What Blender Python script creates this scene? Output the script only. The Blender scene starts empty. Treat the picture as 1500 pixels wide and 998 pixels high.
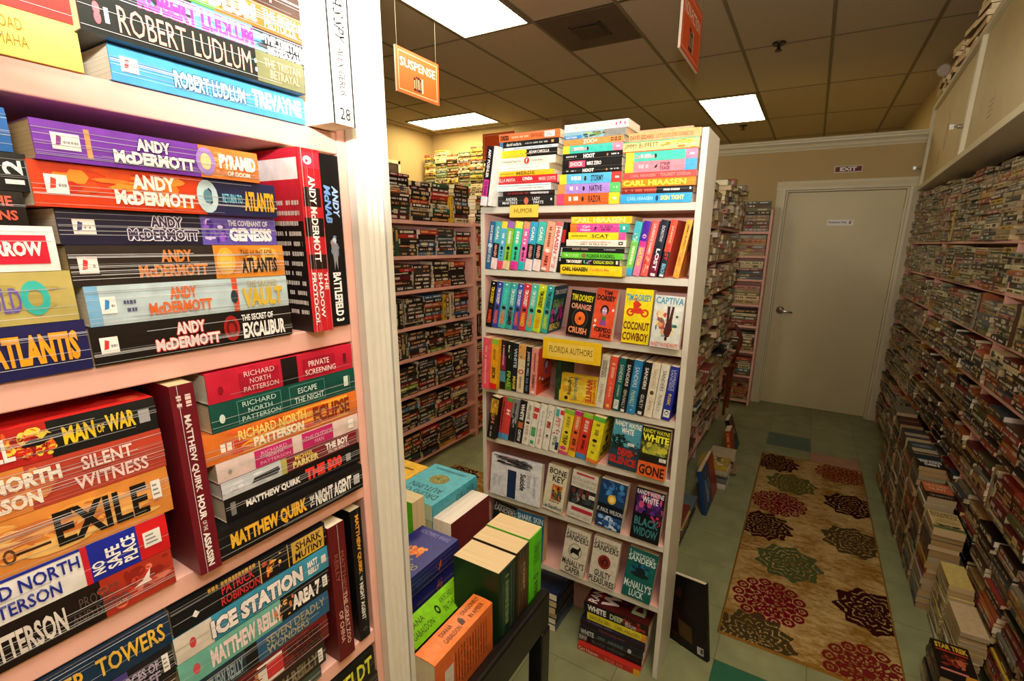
import bpy, math, random
import numpy as np
from mathutils import Matrix, Vector
C = bpy.context.scene.collection
SC = bpy.context.scene
EXPO, WORLD, FLASH, SPILL = 0.15, .2, 60, 6.0
L_FRONT, L_REAR, L_DOOR, L_NEAR, L_BACK = 14, 17, 18, 12, 6
NPB, NHB = 40, 150
# ------------------------------------------------------------------ camera
F, CX, CY = 702.06, 778.55, 527.52
YAW, PIT, ROL, CAMZ = math.radians(-29.6456), math.radians(13.9489), math.radians(-.8631), 1.53
fw = np.array([math.sin(YAW)*math.cos(PIT), math.cos(YAW)*math.cos(PIT), -math.sin(PIT)])
rt0 = np.array([math.cos(YAW), -math.sin(YAW), 0]); dn0 = np.cross(fw, rt0)
rt = math.cos(ROL)*rt0 + math.sin(ROL)*dn0; dn = np.cross(fw, rt)
EYE = np.array([0, 0, CAMZ])
cam = bpy.data.objects.new('camera', bpy.data.cameras.new('camera')); C.objects.link(cam); SC.camera = cam
cam.matrix_world = Matrix(((rt[0], -dn[0], -fw[0], 0), (rt[1], -dn[1], -fw[1], 0), (rt[2], -dn[2], -fw[2], CAMZ), (0, 0, 0, 1)))
cam.data.sensor_width = 36; cam.data.lens = F/1500*36
cam.data.shift_x = (750-CX)/1500; cam.data.shift_y = (CY-499)/1500
cam.data.clip_start = .01; cam.data.clip_end = 60
def ray(x, y): return rt*((x-CX)/F) + dn*((y-CY)/F) + fw
def on(x, y, axis, val):                       # the point of the plane (axis = val) seen at photo pixel x, y
    d = ray(x, y); return EYE + d*((val-EYE[axis])/d[axis])
def PX(x, y, v): return on(x, y, 0, v)
def PY(x, y, v): return on(x, y, 1, v)
def PZ(x, y, v): return on(x, y, 2, v)
def to_px(p):
    d = np.array(p)-EYE; z = d@fw
    if z < .02: return None
    return CX+F*(d@rt)/z, CY+F*(d@dn)/z
# ------------------------------------------------------------------ world, exposure, lamps' strengths
SC.view_settings.view_transform = 'Standard'; SC.view_settings.look = 'None'
SC.view_settings.exposure = EXPO; SC.view_settings.gamma = 1; SC.view_settings.use_curve_mapping = False
w = bpy.data.worlds.new('world'); SC.world = w; w.use_nodes = True
w.node_tree.nodes['Background'].inputs[0].default_value = (1, .86, .66, 1)
w.node_tree.nodes['Background'].inputs[1].default_value = WORLD
lt = bpy.data.lights.new('camera_flash', 'AREA'); lt.shape = 'DISK'; lt.size = .07; lt.energy = FLASH; lt.color = (1, .97, .93)
l2 = bpy.data.lights.new('camera_flash_spill', 'POINT'); l2.energy = SPILL; l2.shadow_soft_size = .06; l2.color = (1, .96, .91)
lo = bpy.data.objects.new('camera_flash_spill', l2); C.objects.link(lo); lo.location = EYE - dn*.2 - fw*.05
lo = bpy.data.objects.new('camera_flash', lt); C.objects.link(lo)
lo.location = EYE - dn*.2 - fw*.05                 # the photographer's flash, turned up towards the ceiling
lo.rotation_euler = Vector((0, 0, -1)).rotation_difference(Vector((-.12, .35, 1))).to_euler()
# ------------------------------------------------------------------ colours and materials
def lin(c): c = c/255; return c/12.92 if c <= .04045 else ((c+.055)/1.055)**2.4
def hx(h):
    if not isinstance(h, str): return h
    if len(h) == 3: h = h[0]*2+h[1]*2+h[2]*2
    return tuple(lin(int(h[i:i+2], 16)) for i in (0, 2, 4))
def mat(name, col, rough=.5, spec=.4, metal=0, emit=None, es=0):
    m = bpy.data.materials.new(name); m.use_nodes = True; b = m.node_tree.nodes['Principled BSDF']
    b.inputs['Base Color'].default_value = (*hx(col), 1); b.inputs['Roughness'].default_value = rough
    b.inputs['Specular IOR Level'].default_value = spec; b.inputs['Metallic'].default_value = metal
    if emit: b.inputs['Emission Color'].default_value = (*hx(emit), 1); b.inputs['Emission Strength'].default_value = es
    return m
def nodes(m): return m.node_tree.nodes, m.node_tree.links, m.node_tree.nodes['Principled BSDF']
def noisy(m, scale, amount, detail=4, dark=.0, bump=0, obj=True):      # mottles the base colour of a plain material
    N, L, b = nodes(m); col = b.inputs['Base Color'].default_value[:]
    tc = N.new('ShaderNodeTexCoord'); n = N.new('ShaderNodeTexNoise'); n.inputs['Scale'].default_value = scale; n.inputs['Detail'].default_value = detail
    L.new(tc.outputs['Object'], n.inputs['Vector'])
    mr = N.new('ShaderNodeMapRange'); mr.inputs[3].default_value = 1-amount; mr.inputs[4].default_value = 1+amount
    mr.inputs[1].default_value = .3; mr.inputs[2].default_value = .7
    L.new(n.outputs[0], mr.inputs[0])
    mx = N.new('ShaderNodeVectorMath'); mx.operation = 'SCALE'; mx.inputs[0].default_value = col[:3]; L.new(mr.outputs[0], mx.inputs['Scale'])
    L.new(mx.outputs[0], b.inputs['Base Color'])
    if bump:
        bp = N.new('ShaderNodeBump'); bp.inputs['Strength'].default_value = bump; bp.inputs['Distance'].default_value = .002
        L.new(n.outputs[0], bp.inputs['Height']); L.new(bp.outputs[0], b.inputs['Normal'])
    return m
def attr_mat(name, rough, spec, lines=0, wear=.12):
    m = mat(name, 'fff', rough, spec); N, L, b = nodes(m)
    a = N.new('ShaderNodeAttribute'); a.attribute_name = 'Col'
    tc = N.new('ShaderNodeTexCoord'); n = N.new('ShaderNodeTexNoise'); n.inputs['Scale'].default_value = 60; n.inputs['Detail'].default_value = 3
    out = a.outputs['Color']
    if lines:
        mp = N.new('ShaderNodeMapping'); mp.inputs['Scale'].default_value = (3, lines, 3); L.new(tc.outputs['Object'], mp.inputs[0]); L.new(mp.outputs[0], n.inputs['Vector'])
        n.inputs['Scale'].default_value = 1
    else: L.new(tc.outputs['Object'], n.inputs['Vector'])
    mr = N.new('ShaderNodeMapRange'); mr.inputs[1].default_value = .3; mr.inputs[2].default_value = .7; mr.inputs[3].default_value = 1-wear; mr.inputs[4].default_value = 1+wear
    L.new(n.outputs[0], mr.inputs[0])
    mx = N.new('ShaderNodeVectorMath'); mx.operation = 'SCALE'; L.new(out, mx.inputs[0]); L.new(mr.outputs[0], mx.inputs['Scale'])
    L.new(mx.outputs[0], b.inputs['Base Color'])
    return m
M_COVER = attr_mat('book_cover', .38, .35)
M_PAGE = attr_mat('book_pages', .9, .1, lines=900, wear=.16)
M_CARD = attr_mat('printed_card', .45, .3, wear=.03)
M_WHITE = noisy(mat('white_paint', 'd9d4c6', .35, .4), 30, .03)
M_PINK = noisy(mat('pink_paint', 'e9b3a2', .5, .3), 25, .05)
M_BLACKWOOD = noisy(mat('black_wood', '141110', .35, .4), 40, .2)
M_BROWNWOOD = noisy(mat('brown_wood', '6a2c12', .3, .5), 40, .3)
M_CHROME = mat('chrome', 'c8c8c8', .2, .5, 1)
M_WIRE = mat('wire', '8c8470', .4, .4, .6)
M_DIFF = mat('lamp_diffuser', 'fff', .5, .2)
# ------------------------------------------------------------------ mesh collector
MW = {}; I4 = Matrix.Identity(4)                          # world matrix of every object by name
class MB:
    def __init__(s): s.v = []; s.f = []; s.c = []; s.m = []
    def face(s, pts, col, mi=0):
        n = len(s.v); s.v.extend(tuple(p) for p in pts); s.f.append(tuple(range(n, n+len(pts)))); s.c.append(hx(col)); s.m.append(mi)
    def mesh(s, vs, fs, col, mi=0):
        n = len(s.v); s.v.extend(tuple(p) for p in vs); col = hx(col)
        for f in fs: s.f.append(tuple(n+i for i in f)); s.c.append(col); s.m.append(mi)
    def box(s, a, b, col='fff', mi=0, cols=None):    # cols: per side -x +x -y +y -z +z
        x0, y0, z0 = a; x1, y1, z1 = b
        P = [(x0,y0,z0),(x1,y0,z0),(x1,y1,z0),(x0,y1,z0),(x0,y0,z1),(x1,y0,z1),(x1,y1,z1),(x0,y1,z1)]
        Q = [(0,4,7,3),(1,2,6,5),(0,1,5,4),(3,7,6,2),(0,3,2,1),(4,5,6,7)]
        if cols is None: s.mesh(P, Q, col, mi)
        else:
            n = len(s.v); s.v.extend(P)
            for q, (c, k) in zip(Q, cols): s.f.append(tuple(n+i for i in q)); s.c.append(hx(c)); s.m.append(k)
    def tube(s, pts, r, col='fff', n=10, mi=0, cap=True):
        rings = []; pts = [Vector(p) for p in pts]
        rr = r if isinstance(r, (list, tuple)) else [r]*len(pts)
        for i, p in enumerate(pts):
            d = (pts[min(i+1, len(pts)-1)]-pts[max(i-1, 0)]).normalized()
            a = d.orthogonal().normalized() if i == 0 else (a0-d*a0.dot(d)).normalized()
            a0 = a; b = d.cross(a)
            rings.append([p+(a*math.cos(2*math.pi*k/n)+b*math.sin(2*math.pi*k/n))*rr[i] for k in range(n)])
        vs = [q for r_ in rings for q in r_]; fs = []
        for i in range(len(rings)-1):
            for k in range(n): fs.append((i*n+k, i*n+(k+1)%n, (i+1)*n+(k+1)%n, (i+1)*n+k))
        if cap: fs += [tuple(range(n))[::-1], tuple(range((len(rings)-1)*n, len(rings)*n))]
        s.mesh(vs, fs, col, mi)
    def prism(s, prof, a, b, axis=1, col='fff', mi=0):   # profile of 2D points swept along an axis from a to b
        def P(p, t):
            q = list(p); q.insert(axis, t); return tuple(q)
        n = len(prof); vs = [P(p, a) for p in prof]+[P(p, b) for p in prof]
        fs = [(i, (i+1) % n, n+(i+1) % n, n+i) for i in range(n)]+[tuple(range(n))[::-1], tuple(range(n, 2*n))]
        s.mesh(vs, fs, col, mi)
    def build(s, name, mats, parent=None, mw=None, col=True, bevel=0, smooth=False):
        me = bpy.data.meshes.new(name); me.from_pydata(s.v, [], s.f)
        for m in mats: me.materials.append(m)
        if len(mats) > 1: me.polygons.foreach_set('material_index', s.m)
        if col:
            a = me.color_attributes.new('Col', 'FLOAT_COLOR', 'CORNER')
            ar = np.ones((len(me.loops), 4), 'f'); ln = [len(f) for f in s.f]
            ar[:, :3] = np.repeat(np.array(s.c, 'f').reshape(-1, 3), ln, axis=0); a.data.foreach_set('color', ar.ravel())
        if smooth: me.polygons.foreach_set('use_smooth', [True]*len(me.polygons))
        o = bpy.data.objects.new(name, me); C.objects.link(o)
        if mw is None: mw = MW.get(parent.name, I4) if parent else I4
        MW[o.name] = mw
        if parent: o.parent = parent; o.matrix_basis = MW.get(parent.name, I4).inverted() @ mw
        else: o.matrix_basis = mw
        if bevel:
            b = o.modifiers.new('bevel', 'BEVEL'); b.width = bevel; b.segments = 2; b.limit_method = 'ANGLE'
        return o
def empty(name, mw=None, loc=None):
    o = bpy.data.objects.new(name, None); C.objects.link(o); o.empty_display_size = .05
    if loc is not None: mw = Matrix.Translation(loc)
    MW[o.name] = mw = mw if mw is not None else I4; o.matrix_basis = mw
    return o
def tag(o, label=None, cat=None, group=None, kind=None):
    for k, v in (('label', label), ('category', cat), ('group', group), ('kind', kind)):
        if v: o[k] = v
    return o
def struct(name, mb, m, label=None, **kw):
    o = mb.build(name, m if isinstance(m, list) else [m], col=not isinstance(m, bpy.types.Material) or kw.pop('col', False), **kw)
    o['kind'] = 'structure'
    if label: o['label'] = label
    return o
def frame(o, U, V):
    U = Vector(U).normalized(); V = Vector(V).normalized(); N = U.cross(V)
    return Matrix(((U[0], V[0], N[0], o[0]), (U[1], V[1], N[1], o[1]), (U[2], V[2], N[2], o[2]), (0, 0, 0, 1)))
# ------------------------------------------------------------------ lettering as flat mesh
_G = {}
def glyphs(s, bold=0.0):
    k = (s, bold)
    if k in _G: return _G[k]
    cu = bpy.data.curves.new('lettering', 'FONT'); cu.body = s; cu.offset = bold; cu.resolution_u = 2
    o = bpy.data.objects.new('lettering', cu); C.objects.link(o)
    me = bpy.data.meshes.new_from_object(o.evaluated_get(bpy.context.evaluated_depsgraph_get()))
    v = np.array([x.co[:2] for x in me.vertices]).reshape(-1, 2); f = [tuple(p.vertices) for p in me.polygons]
    bpy.data.objects.remove(o); bpy.data.curves.remove(cu); bpy.data.meshes.remove(me)
    if len(v): mn, mx = v.min(0), v.max(0); v = (v-mn)/np.maximum(mx-mn, 1e-6)
    _G[k] = (v, f); return v, f
def lettering(mb, s, surf, a0, b0, a1, b1, col, bold=.02, shear=0, rot=0, mi=0, e=0):
    v, f = glyphs(s, bold)
    if not len(v): return
    x, y = v[:, 0], v[:, 1]
    if rot == 1: x, y = 1-y, x                      # reads upwards
    if rot == -1: x, y = y, 1-x                     # reads downwards
    a = a0+(a1-a0)*x + shear*(b1-b0)*y; b = b0+(b1-b0)*y
    mb.mesh([surf(p, q, e) for p, q in zip(a, b)], f, col, mi)
def rect(mb, surf, a0, b0, a1, b1, col, e=0, n=1, mi=0):
    for i in range(n):
        q0, q1 = b0+(b1-b0)*i/n, b0+(b1-b0)*(i+1)/n
        mb.face([surf(a0, q0, e), surf(a1, q0, e), surf(a1, q1, e), surf(a0, q1, e)], col, mi)
def disc(mb, surf, a, b, ra, rb, col, e=0, n=14, r0=0, mi=0, t0=0, t1=2*math.pi):
    A = [t0+(t1-t0)*i/n for i in range(n+1)]
    if r0: 
        for i in range(n): mb.face([surf(a+ra*k*math.cos(t), b+rb*k*math.sin(t), e) for k, t in ((1, A[i]), (1, A[i+1]), (r0, A[i+1]), (r0, A[i]))], col, mi)
    else: mb.face([surf(a+ra*math.cos(t), b+rb*math.sin(t), e) for t in A[:-1]], col, mi)
# ------------------------------------------------------------------ books
R = random.Random(7)
PAGE = ['e2d2ae', 'd9c69c', 'e8dcc0', 'cdb88c', 'ece3cc']
def book(name, L, T, W, mw, label, cat='book', group=None, col='222', front=None, back=None, spine=(), face=(), rear=(), crease=0, hard=False, page=None, sticker=None, bulge=.0005, parts=True, seed=None, worn=0):
    """u along the spine (0 = head of a title read downwards), v through the thickness, w outwards from the spine."""
    r = random.Random(seed if seed is not None else label)
    c = .0025 if hard else .0006; m = .003 if hard else .0006
    if hard: bulge = .002
    K = 6
    def bl(v):
        q = (v-T/2)/(T/2); return bulge*(1-q*q)
    def S(u, v, e=0): return (u, v, bl(v)+.0004+e*.00025)
    def Ff(s, t, e=0): return (L-t, T+.0003+e*.00025, -s)
    def Bk(s, t, e=0): return (L-t, -.0003-e*.00025, -(W-s))
    mb = MB(); front = front or col; back = back or col
    V = [T*i/K for i in range(K+1)]
    out = [(0, -W)]+[(v, bl(v)) for v in V]+[(T, -W)]
    inn = [(T-c, -W), (T-c, -c), (c, -c), (c, -W)]
    for i in range(len(out)-1):
        (v0, w0), (v1, w1) = out[i], out[i+1]
        cc = back if i == 0 else front if i == len(out)-2 else col
        mb.face([(0, v0, w0), (0, v1, w1), (L, v1, w1), (L, v0, w0)], cc)
    for i in range(3):
        (v0, w0), (v1, w1) = inn[i], inn[i+1]
        mb.face([(0, v0, w0), (0, v1, w1), (L, v1, w1), (L, v0, w0)], 'd8d0c0')
    for u in (0, L):
        mb.face([(u, 0, -W), (u, 0, 0), (u, c, -c), (u, c, -W)], back); mb.face([(u, T, -W), (u, T, 0), (u, T-c, -c), (u, T-c, -W)], front)
        mb.face([(u, 0, 0)]+[(u, v, bl(v)) for v in V[1:-1]]+[(u, T, 0), (u, T-c, -c), (u, c, -c)], col)
    for w in (-W,):
        mb.face([(0, 0, w), (L, 0, w), (L, c, w), (0, c, w)], back); mb.face([(0, T, w), (L, T, w), (L, T-c, w), (0, T-c, w)], front)
    def draw(items, surf, A, B):
        for lv, it in enumerate(items):
            k = it[0]; e = .25+lv*.14
            if k == 'r': rect(mb, surf, it[1]*A, it[2]*B, it[3]*A, it[4]*B, it[5], e, n=3 if surf is S else 1)
            elif k == 't':
                o = it[7] if len(it) > 7 else {}
                bd = o.get('b', .025); e += 1+(bulge*((it[5]-it[3])**2)/.00025 if surf is S else 0)
                if 'o' in o:
                    for ox, oy in ((-.0006, 0), (.0006, 0), (0, -.0006), (0, .0006), (.0007, -.0007)): lettering(mb, it[1], surf, it[2]*A+ox, it[3]*B+oy, it[4]*A+ox, it[5]*B+oy, o['o'], bd, o.get('s', 0), o.get('rot', 0), 0, e)
                lettering(mb, it[1], surf, it[2]*A, it[3]*B, it[4]*A, it[5]*B, it[6], bd, o.get('s', 0), o.get('rot', 0), 0, e+.35)
            elif k == 'd': disc(mb, surf, it[1]*A, it[2]*B, it[3]*A, it[4]*B, it[5], e, r0=it[6] if len(it) > 6 else 0)
            elif k == 'p': mb.face([surf(x*A, y*B, e) for x, y in it[1]], it[2])
            elif k == 'n':                                   # printed picture: many small blotches of several colours
                _, a0, b0, a1, b1, cols, cnt = it[:7]
                cnt = int(cnt*1.8)
                for q in range(cnt):
                    sx = (a1-a0)*r.uniform(.03, .14); sy = (b1-b0)*r.uniform(.04, .2)
                    x = r.uniform(a0+sx, a1-sx); y = r.uniform(b0+sy, b1-sy); ph = r.uniform(0, 6); k1 = r.uniform(.75, 1)
                    mb.face([surf((x+sx*math.cos(t)*(k1 if j % 2 else 1))*A, (y+sy*math.sin(t)*(1 if j % 3 else k1))*B, e+q*.1/cnt) for j, t in enumerate(np.linspace(0, 2*math.pi, 13)[:-1])], r.choice(cols))
            elif k == 'b':                                   # a line of print too small to read
                _, a0, b0, a1, b1, cl = it[:6]; x = a0
                while x < a1:
                    wd = (b1-b0)*B/A*r.uniform(.3, .8); 
                    if r.random() < .86: rect(mb, surf, x*A, b0*B+r.uniform(0, .12)*(b1-b0)*B, min(x+wd, a1)*A, b1*B, cl, e)
                    x += wd*1.3
    draw(spine, S, L, T); draw(face, Ff, W, L); draw(rear, Bk, W, L)
    for q in range(crease+(crease//2+1 if worn else 0)):
        v = r.uniform(.06, .94)*T; h = r.uniform(.00015, .00045) if worn else r.uniform(.00012, .0004); a = r.choice((0, 0, r.uniform(0, .5)))*L; b = r.choice((1, 1, r.uniform(.5, 1)))*L
        rect(mb, S, a, v, b, v+h, r.choice(['ddd', 'bbb', '999']), 3.2)
    pc = hx(page or r.choice(PAGE))
    if parts:
        root = tag(empty(name, mw), label, cat, group)
        mb.build('cover', [M_COVER], root, mw)
        pb = MB(); pb.box((m, c, -W+m), (L-m, T-c, -c), pc); pb.build('page_block', [M_PAGE], root, mw)
        if sticker:
            a0, b0, a1, b1 = sticker[:4]; sb = MB()
            sf, A, B = (S, L, T) if len(sticker) == 4 else (Ff, W, L)
            rect(sb, sf, a0*A, b0*B, a1*A, b1*B, 'e9e6df', 3.6, 2)
            for q in range(3): rect(sb, sf, (a0+(a1-a0)*.12)*A, (b0+(b1-b0)*(.2+.25*q))*B, (a0+(a1-a0)*(.8-.1*q))*A, (b0+(b1-b0)*(.3+.25*q))*B, '8a8a8a', 4)
            tag(sb.build('price_sticker', [M_CARD], root, mw), 'small white price sticker')
    else:
        mb.box((m, c, -W+m), (L-m, T-c, -c), pc, 1)
        root = tag(mb.build(name, [M_COVER, M_PAGE], None, mw), label, cat, group)
    return root
ORD = 'first second third fourth fifth sixth seventh eighth ninth tenth eleventh twelfth thirteenth fourteenth fifteenth sixteenth seventeenth eighteenth nineteenth twentieth'.split()
ORD += ['twenty-'+q for q in ORD[:9]]+['thirtieth']+['thirty-'+q for q in ORD[:9]]
# ================================================================== the setting
CEIL = 3.02
WALLC = 'bea776'
M_WALL = noisy(mat('wall_paint', WALLC, .75, .2), 3, .03)
M_CEIL = noisy(mat('ceiling_tile', 'b5a489', .95, .1), 160, .10, 6, bump=.25)
M_TBAR = mat('ceiling_grid_bar', '7d6e55', .7, .2)
M_TRIM = noisy(mat('trim_paint', 'dad1b0', .4, .35), 8, .02)
M_DOOR = noisy(mat('door_paint', 'd8cca2', .42, .35), 2.2, .05)
m = mat('floor_tile', 'fff', .42, .4); N, L, b = nodes(m)
a = N.new('ShaderNodeAttribute'); a.attribute_name = 'Col'; tc = N.new('ShaderNodeTexCoord')
n1 = N.new('ShaderNodeTexNoise'); n1.inputs['Scale'].default_value = 9; n1.inputs['Detail'].default_value = 8
mp = N.new('ShaderNodeMapping'); mp.inputs['Scale'].default_value = (26, 6, 1); mp.inputs['Rotation'].default_value = (0, 0, .7)
n2 = N.new('ShaderNodeTexNoise'); n2.inputs['Scale'].default_value = 1.6; n2.inputs['Detail'].default_value = 5; n2.inputs['Roughness'].default_value = .7
L.new(tc.outputs['Object'], n1.inputs['Vector']); L.new(tc.outputs['Object'], mp.inputs[0]); L.new(mp.outputs[0], n2.inputs['Vector'])
r1 = N.new('ShaderNodeMapRange'); r1.inputs[1].default_value = .25; r1.inputs[2].default_value = .75; r1.inputs[3].default_value = .8; r1.inputs[4].default_value = 1.18
r2 = N.new('ShaderNodeMapRange'); r2.inputs[1].default_value = .22; r2.inputs[2].default_value = .36; r2.inputs[3].default_value = .55; r2.inputs[4].default_value = 1
L.new(n1.outputs[0], r1.inputs[0]); L.new(n2.outputs[0], r2.inputs[0])
mm = N.new('ShaderNodeMath'); mm.operation = 'MULTIPLY'; L.new(r1.outputs[0], mm.inputs[0]); L.new(r2.outputs[0], mm.inputs[1])
mx = N.new('ShaderNodeVectorMath'); mx.operation = 'SCALE'; L.new(a.outputs['Color'], mx.inputs[0]); L.new(mm.outputs[0], mx.inputs['Scale']); L.new(mx.outputs[0], b.inputs['Base Color'])
M_FLOOR = m
fb = MB(); PX_, PY_ = .3048, .2927
fr = random.Random(3)
for i in range(-18, 4):
    for j in range(-21, 15):
        x0 = .183+PX_*i; y0 = 4.284+PY_*j; sh = fr.uniform(.94, 1.05)
        base = hx('90936a'); col = tuple(q*sh for q in base)
        if (i, j) == (-1, -1): col = hx('47655a')
        elif (i, j) == (0, -2): col = hx('b58468')
        elif (i, j) in ((-1, -10), (-2, -12)): col = hx('2f6b50')
        elif (i, j) in ((-1, -14), (-4, -9), (-5, -6)): col = hx('5c7468')
        g = .0009
        fb.face([(x0+g, y0+g, 0), (x0+PX_-g, y0+g, 0), (x0+PX_-g, y0+PY_-g, 0), (x0+g, y0+PY_-g, 0)], col)
fb.face([(-5.3, -2.3, -.0012), (1.2, -2.3, -.0012), (1.2, 8.5, -.0012), (-5.3, 8.5, -.0012)], '4a4a36')
o = fb.build('floor', [M_FLOOR]); o['kind'] = 'structure'; o['label'] = 'green vinyl tile floor'
def wallbox(name, a, b, m): q = MB(); q.box(a, b); return struct(name, q, m)
wallbox('ceiling', (-5.2, -2.3, CEIL), (1.1, 8.5, CEIL+.05), M_CEIL)
g = MB()
for i in range(-8, 4):
    x = -.695+.6096*i
    g.box((x-.012, -2.2, CEIL-.004), (x+.012, 8.34, CEIL+.001))
for j in range(-6, 4):
    y = 4.53+1.2192*j
    g.box((-5.09, y-.009, CEIL-.0035), (.877 if y < 5 else .8, y+.009, CEIL+.001))
g.box((-2.5238, 3.32-.009, CEIL-.0035), (-.695, 3.32+.009, CEIL+.001)); g.box((-1.914, 3.92-.009, CEIL-.0035), (-1.304, 3.92+.009, CEIL+.001))
struct('trim_1', g, M_TBAR, 'thin metal grid between the ceiling tiles')
wallbox('wall_left', (-5.2, -2.3, 0), (-5.09, 6.0, CEIL), M_WALL)
wallbox('wall_rear', (-5.09, 5.87, 0), (-2.95, 5.97, CEIL), M_WALL)
wallbox('wall_far', (-5.2, 8.35, 0), (1.1, 8.47, CEIL), M_WALL)
wallbox('wall_right', (.878, -2.3, 0), (1.0, 5.2, CEIL), M_WALL)
wallbox('wall_right_far', (.80, 5.2, 0), (1.0, 8.4, CEIL), M_WALL)
wallbox('wall_back', (-5.2, -2.4, 0), (1.1, -2.3, CEIL), M_WALL)
WY = 5.09                                        # the partition with the door
q = MB(); q.box((-2.2, WY, 0), (-.285, WY+.12, 2.33)); q.box((.615, WY, 0), (.877, WY+.12, 2.33)); q.box((-.285, WY, 2.005), (.615, WY+.12, 2.33))
struct('wall_door', q, M_WALL, 'tan partition wall that ends below the ceiling')
q = MB()
q.prism([(WY+.13, 2.33), (WY-.006, 2.33), (WY-.012, 2.345), (WY-.02, 2.35), (WY-.028, 2.372), (WY-.05, 2.388), (WY-.052, 2.402), (WY-.06, 2.405), (WY-.06, 2.42), (WY+.13, 2.42)], -2.2, .876, axis=0)
struct('trim_2', q, M_TRIM, 'white crown moulding along the top of the door wall')
q = MB()
for s, x in ((1, -.285), (-1, .615)):
    X = lambda t: x-s*t
    q.prism([(X(-.005), WY+.0), (X(.0), WY-.018), (X(.02), WY-.02), (X(.05), WY-.012), (X(.07), WY-.01), (X(.075), WY)], 0, 2.005, axis=2)
q.prism([(WY, 2.0), (WY-.018, 2.005), (WY-.02, 2.025), (WY-.012, 2.055), (WY-.01, 2.078), (WY, 2.08)], -.36, .69, axis=0)
q.box((-.285, WY, 0), (-.268, WY+.11, 2.005)); q.box((.598, WY, 0), (.615, WY+.11, 2.005)); q.box((-.268, WY, 1.99), (.598, WY+.11, 2.005))
struct('trim_3', q, M_TRIM, 'white moulded casing around the door')
q = MB(); q.box((-.266, WY+.025, .012), (.596, WY+.065, 1.985)); d = struct('door_1', q, M_DOOR, 'plain cream painted door'); dsurf = WY+.025
h = MB(); hc = PY(1138, 454, dsurf); hX, hZ = -.20, hc[2]
h.tube([(hX, dsurf-.012, hZ), (hX, dsurf, hZ)], [.033, .036], n=24); h.tube([(hX, dsurf-.055, hZ), (hX, dsurf-.01, hZ)], .011, n=14)
h.tube([(hX-.008, dsurf-.05, hZ), (hX+.03, dsurf-.055, hZ), (hX+.075, dsurf-.052, hZ-.004), (hX+.105, dsurf-.047, hZ-.012)], [.0105, .0105, .009, .008], n=14)
hd = h.build('door_handle', [M_CHROME], d, col=False, smooth=True); hd['label'] = 'chrome lever handle'
q = MB()
for z in (.25, 1.0, 1.78): q.tube([(.597, dsurf-.004, z-.045), (.597, dsurf-.004, z+.045)], .006, n=10)
q.build('door_hinge', [M_TRIM], d, col=False)
# ------------------------------------------------------------------ signs
def plate(name, label, cat, mw, w, h, items, thick=.004, col='fff', group=None, part='printed_face'):
    root = tag(empty(name, mw), label, cat, group)
    b = MB(); b.box((0, 0, -thick), (w, h, 0), col); b.build('board', [M_CARD], root, mw)
    f = MB(); sf = lambda x, y, e=0: (x, y, .0004+e*.00025)
    for lv, it in enumerate(items):
        e = .5+lv*.3; k = it[0]
        if k == 'r': rect(f, sf, it[1]*w, it[2]*h, it[3]*w, it[4]*h, it[5], e)
        elif k == 't': lettering(f, it[1], sf, it[2]*w, it[3]*h, it[4]*w, it[5]*h, it[6], it[7] if len(it) > 7 else .02, 0, it[8] if len(it) > 8 else 0, 0, e)
        elif k == 'd': disc(f, sf, it[1]*w, it[2]*h, it[3]*w, it[4]*w, it[5], e, r0=it[6] if len(it) > 6 else 0)
        elif k == 'p': f.face([sf(x*w, y*h, e) for x, y in it[1]], it[2])
    f.build(part, [M_CARD], root, mw)
    return root
p = PY(1221, 252, WY); 
plate('exit_sign', 'small dark red sign with white letters on the wall above the door', 'sign', frame((.065, WY-.006, 2.135), (1, 0, 0), (0, 0, 1)), .2, .052,
      [('r', .01, .04, .99, .96, 'e8d8cc'), ('r', .025, .1, .975, .9, '6a120e'), ('t', 'EXIT', .2, .22, .8, .8, 'f4f0ea', .04)], .006, 'e8e0d8')
p = PY(1211, 330.5, dsurf)
plate('door_notice', 'white strip sign with a red hand mark stuck on the door', 'sign', frame((p[0], dsurf-.002, p[2]), (1, 0, 0), (0, 0, 1)), .195, .048,
      [('r', .01, .05, .99, .95, 'f6f4f0'), ('t', 'Employees Only', .05, .3, .74, .78, '2a2630', .02), ('d', .87, .42, .035, .04, 'a01428'), ('r', .835, .45, .85, .85, 'a01428'), ('r', .86, .5, .873, .93, 'a01428'), ('r', .88, .5, .893, .9, 'a01428'), ('r', .9, .45, .913, .82, 'a01428')], .002)
def hanging(label, x, y0, y1, z0, z1, word, seed):
    w_, h_ = y1-y0, z1-z0; rr = random.Random(seed)
    it = [('r', 0, 0, 1, 1, 'f2602a'), ('r', .05, .07, .95, .93, 'f6dcc0'), ('r', .058, .082, .942, .918, 'f2602a'), ('t', word, .09, .60, .91, .80, 'fbeed6', .012)]
    x_ = .38
    for c, wd in (('1c120e', .045), ('5a2a1c', .04), ('1a1420', .05), ('2a1a2a', .035), ('e8d8b8', .035)):
        hh = rr.uniform(.30, .36); it.append(('r', x_, .14, x_+wd, .14+hh, c)); it.append(('r', x_+.012, .2, x_+wd-.012, .14+hh-.06, 'c8b090')); x_ += wd+.004
    root = plate('hanging_sign', label, 'sign', frame((x, y0, z0), (0, 1, 0), (0, 0, 1)), w_, h_, it, .012, 'f0e2d0')
    for yy in (y0+.05*w_, y1-.05*w_):
        wi = MB(); wi.tube([(x-.006, yy, z1-.01), (x-.006, yy, CEIL-.004)], .0012, n=5); wi.build('hanging_wire', [M_WIRE], root, I4, col=False)
    return root
hanging('orange hanging sign with cream lettering beside the long ceiling light', -2.5, 2.562, 2.982, 2.473, 2.742, 'SUSPENSE', 1)
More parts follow.
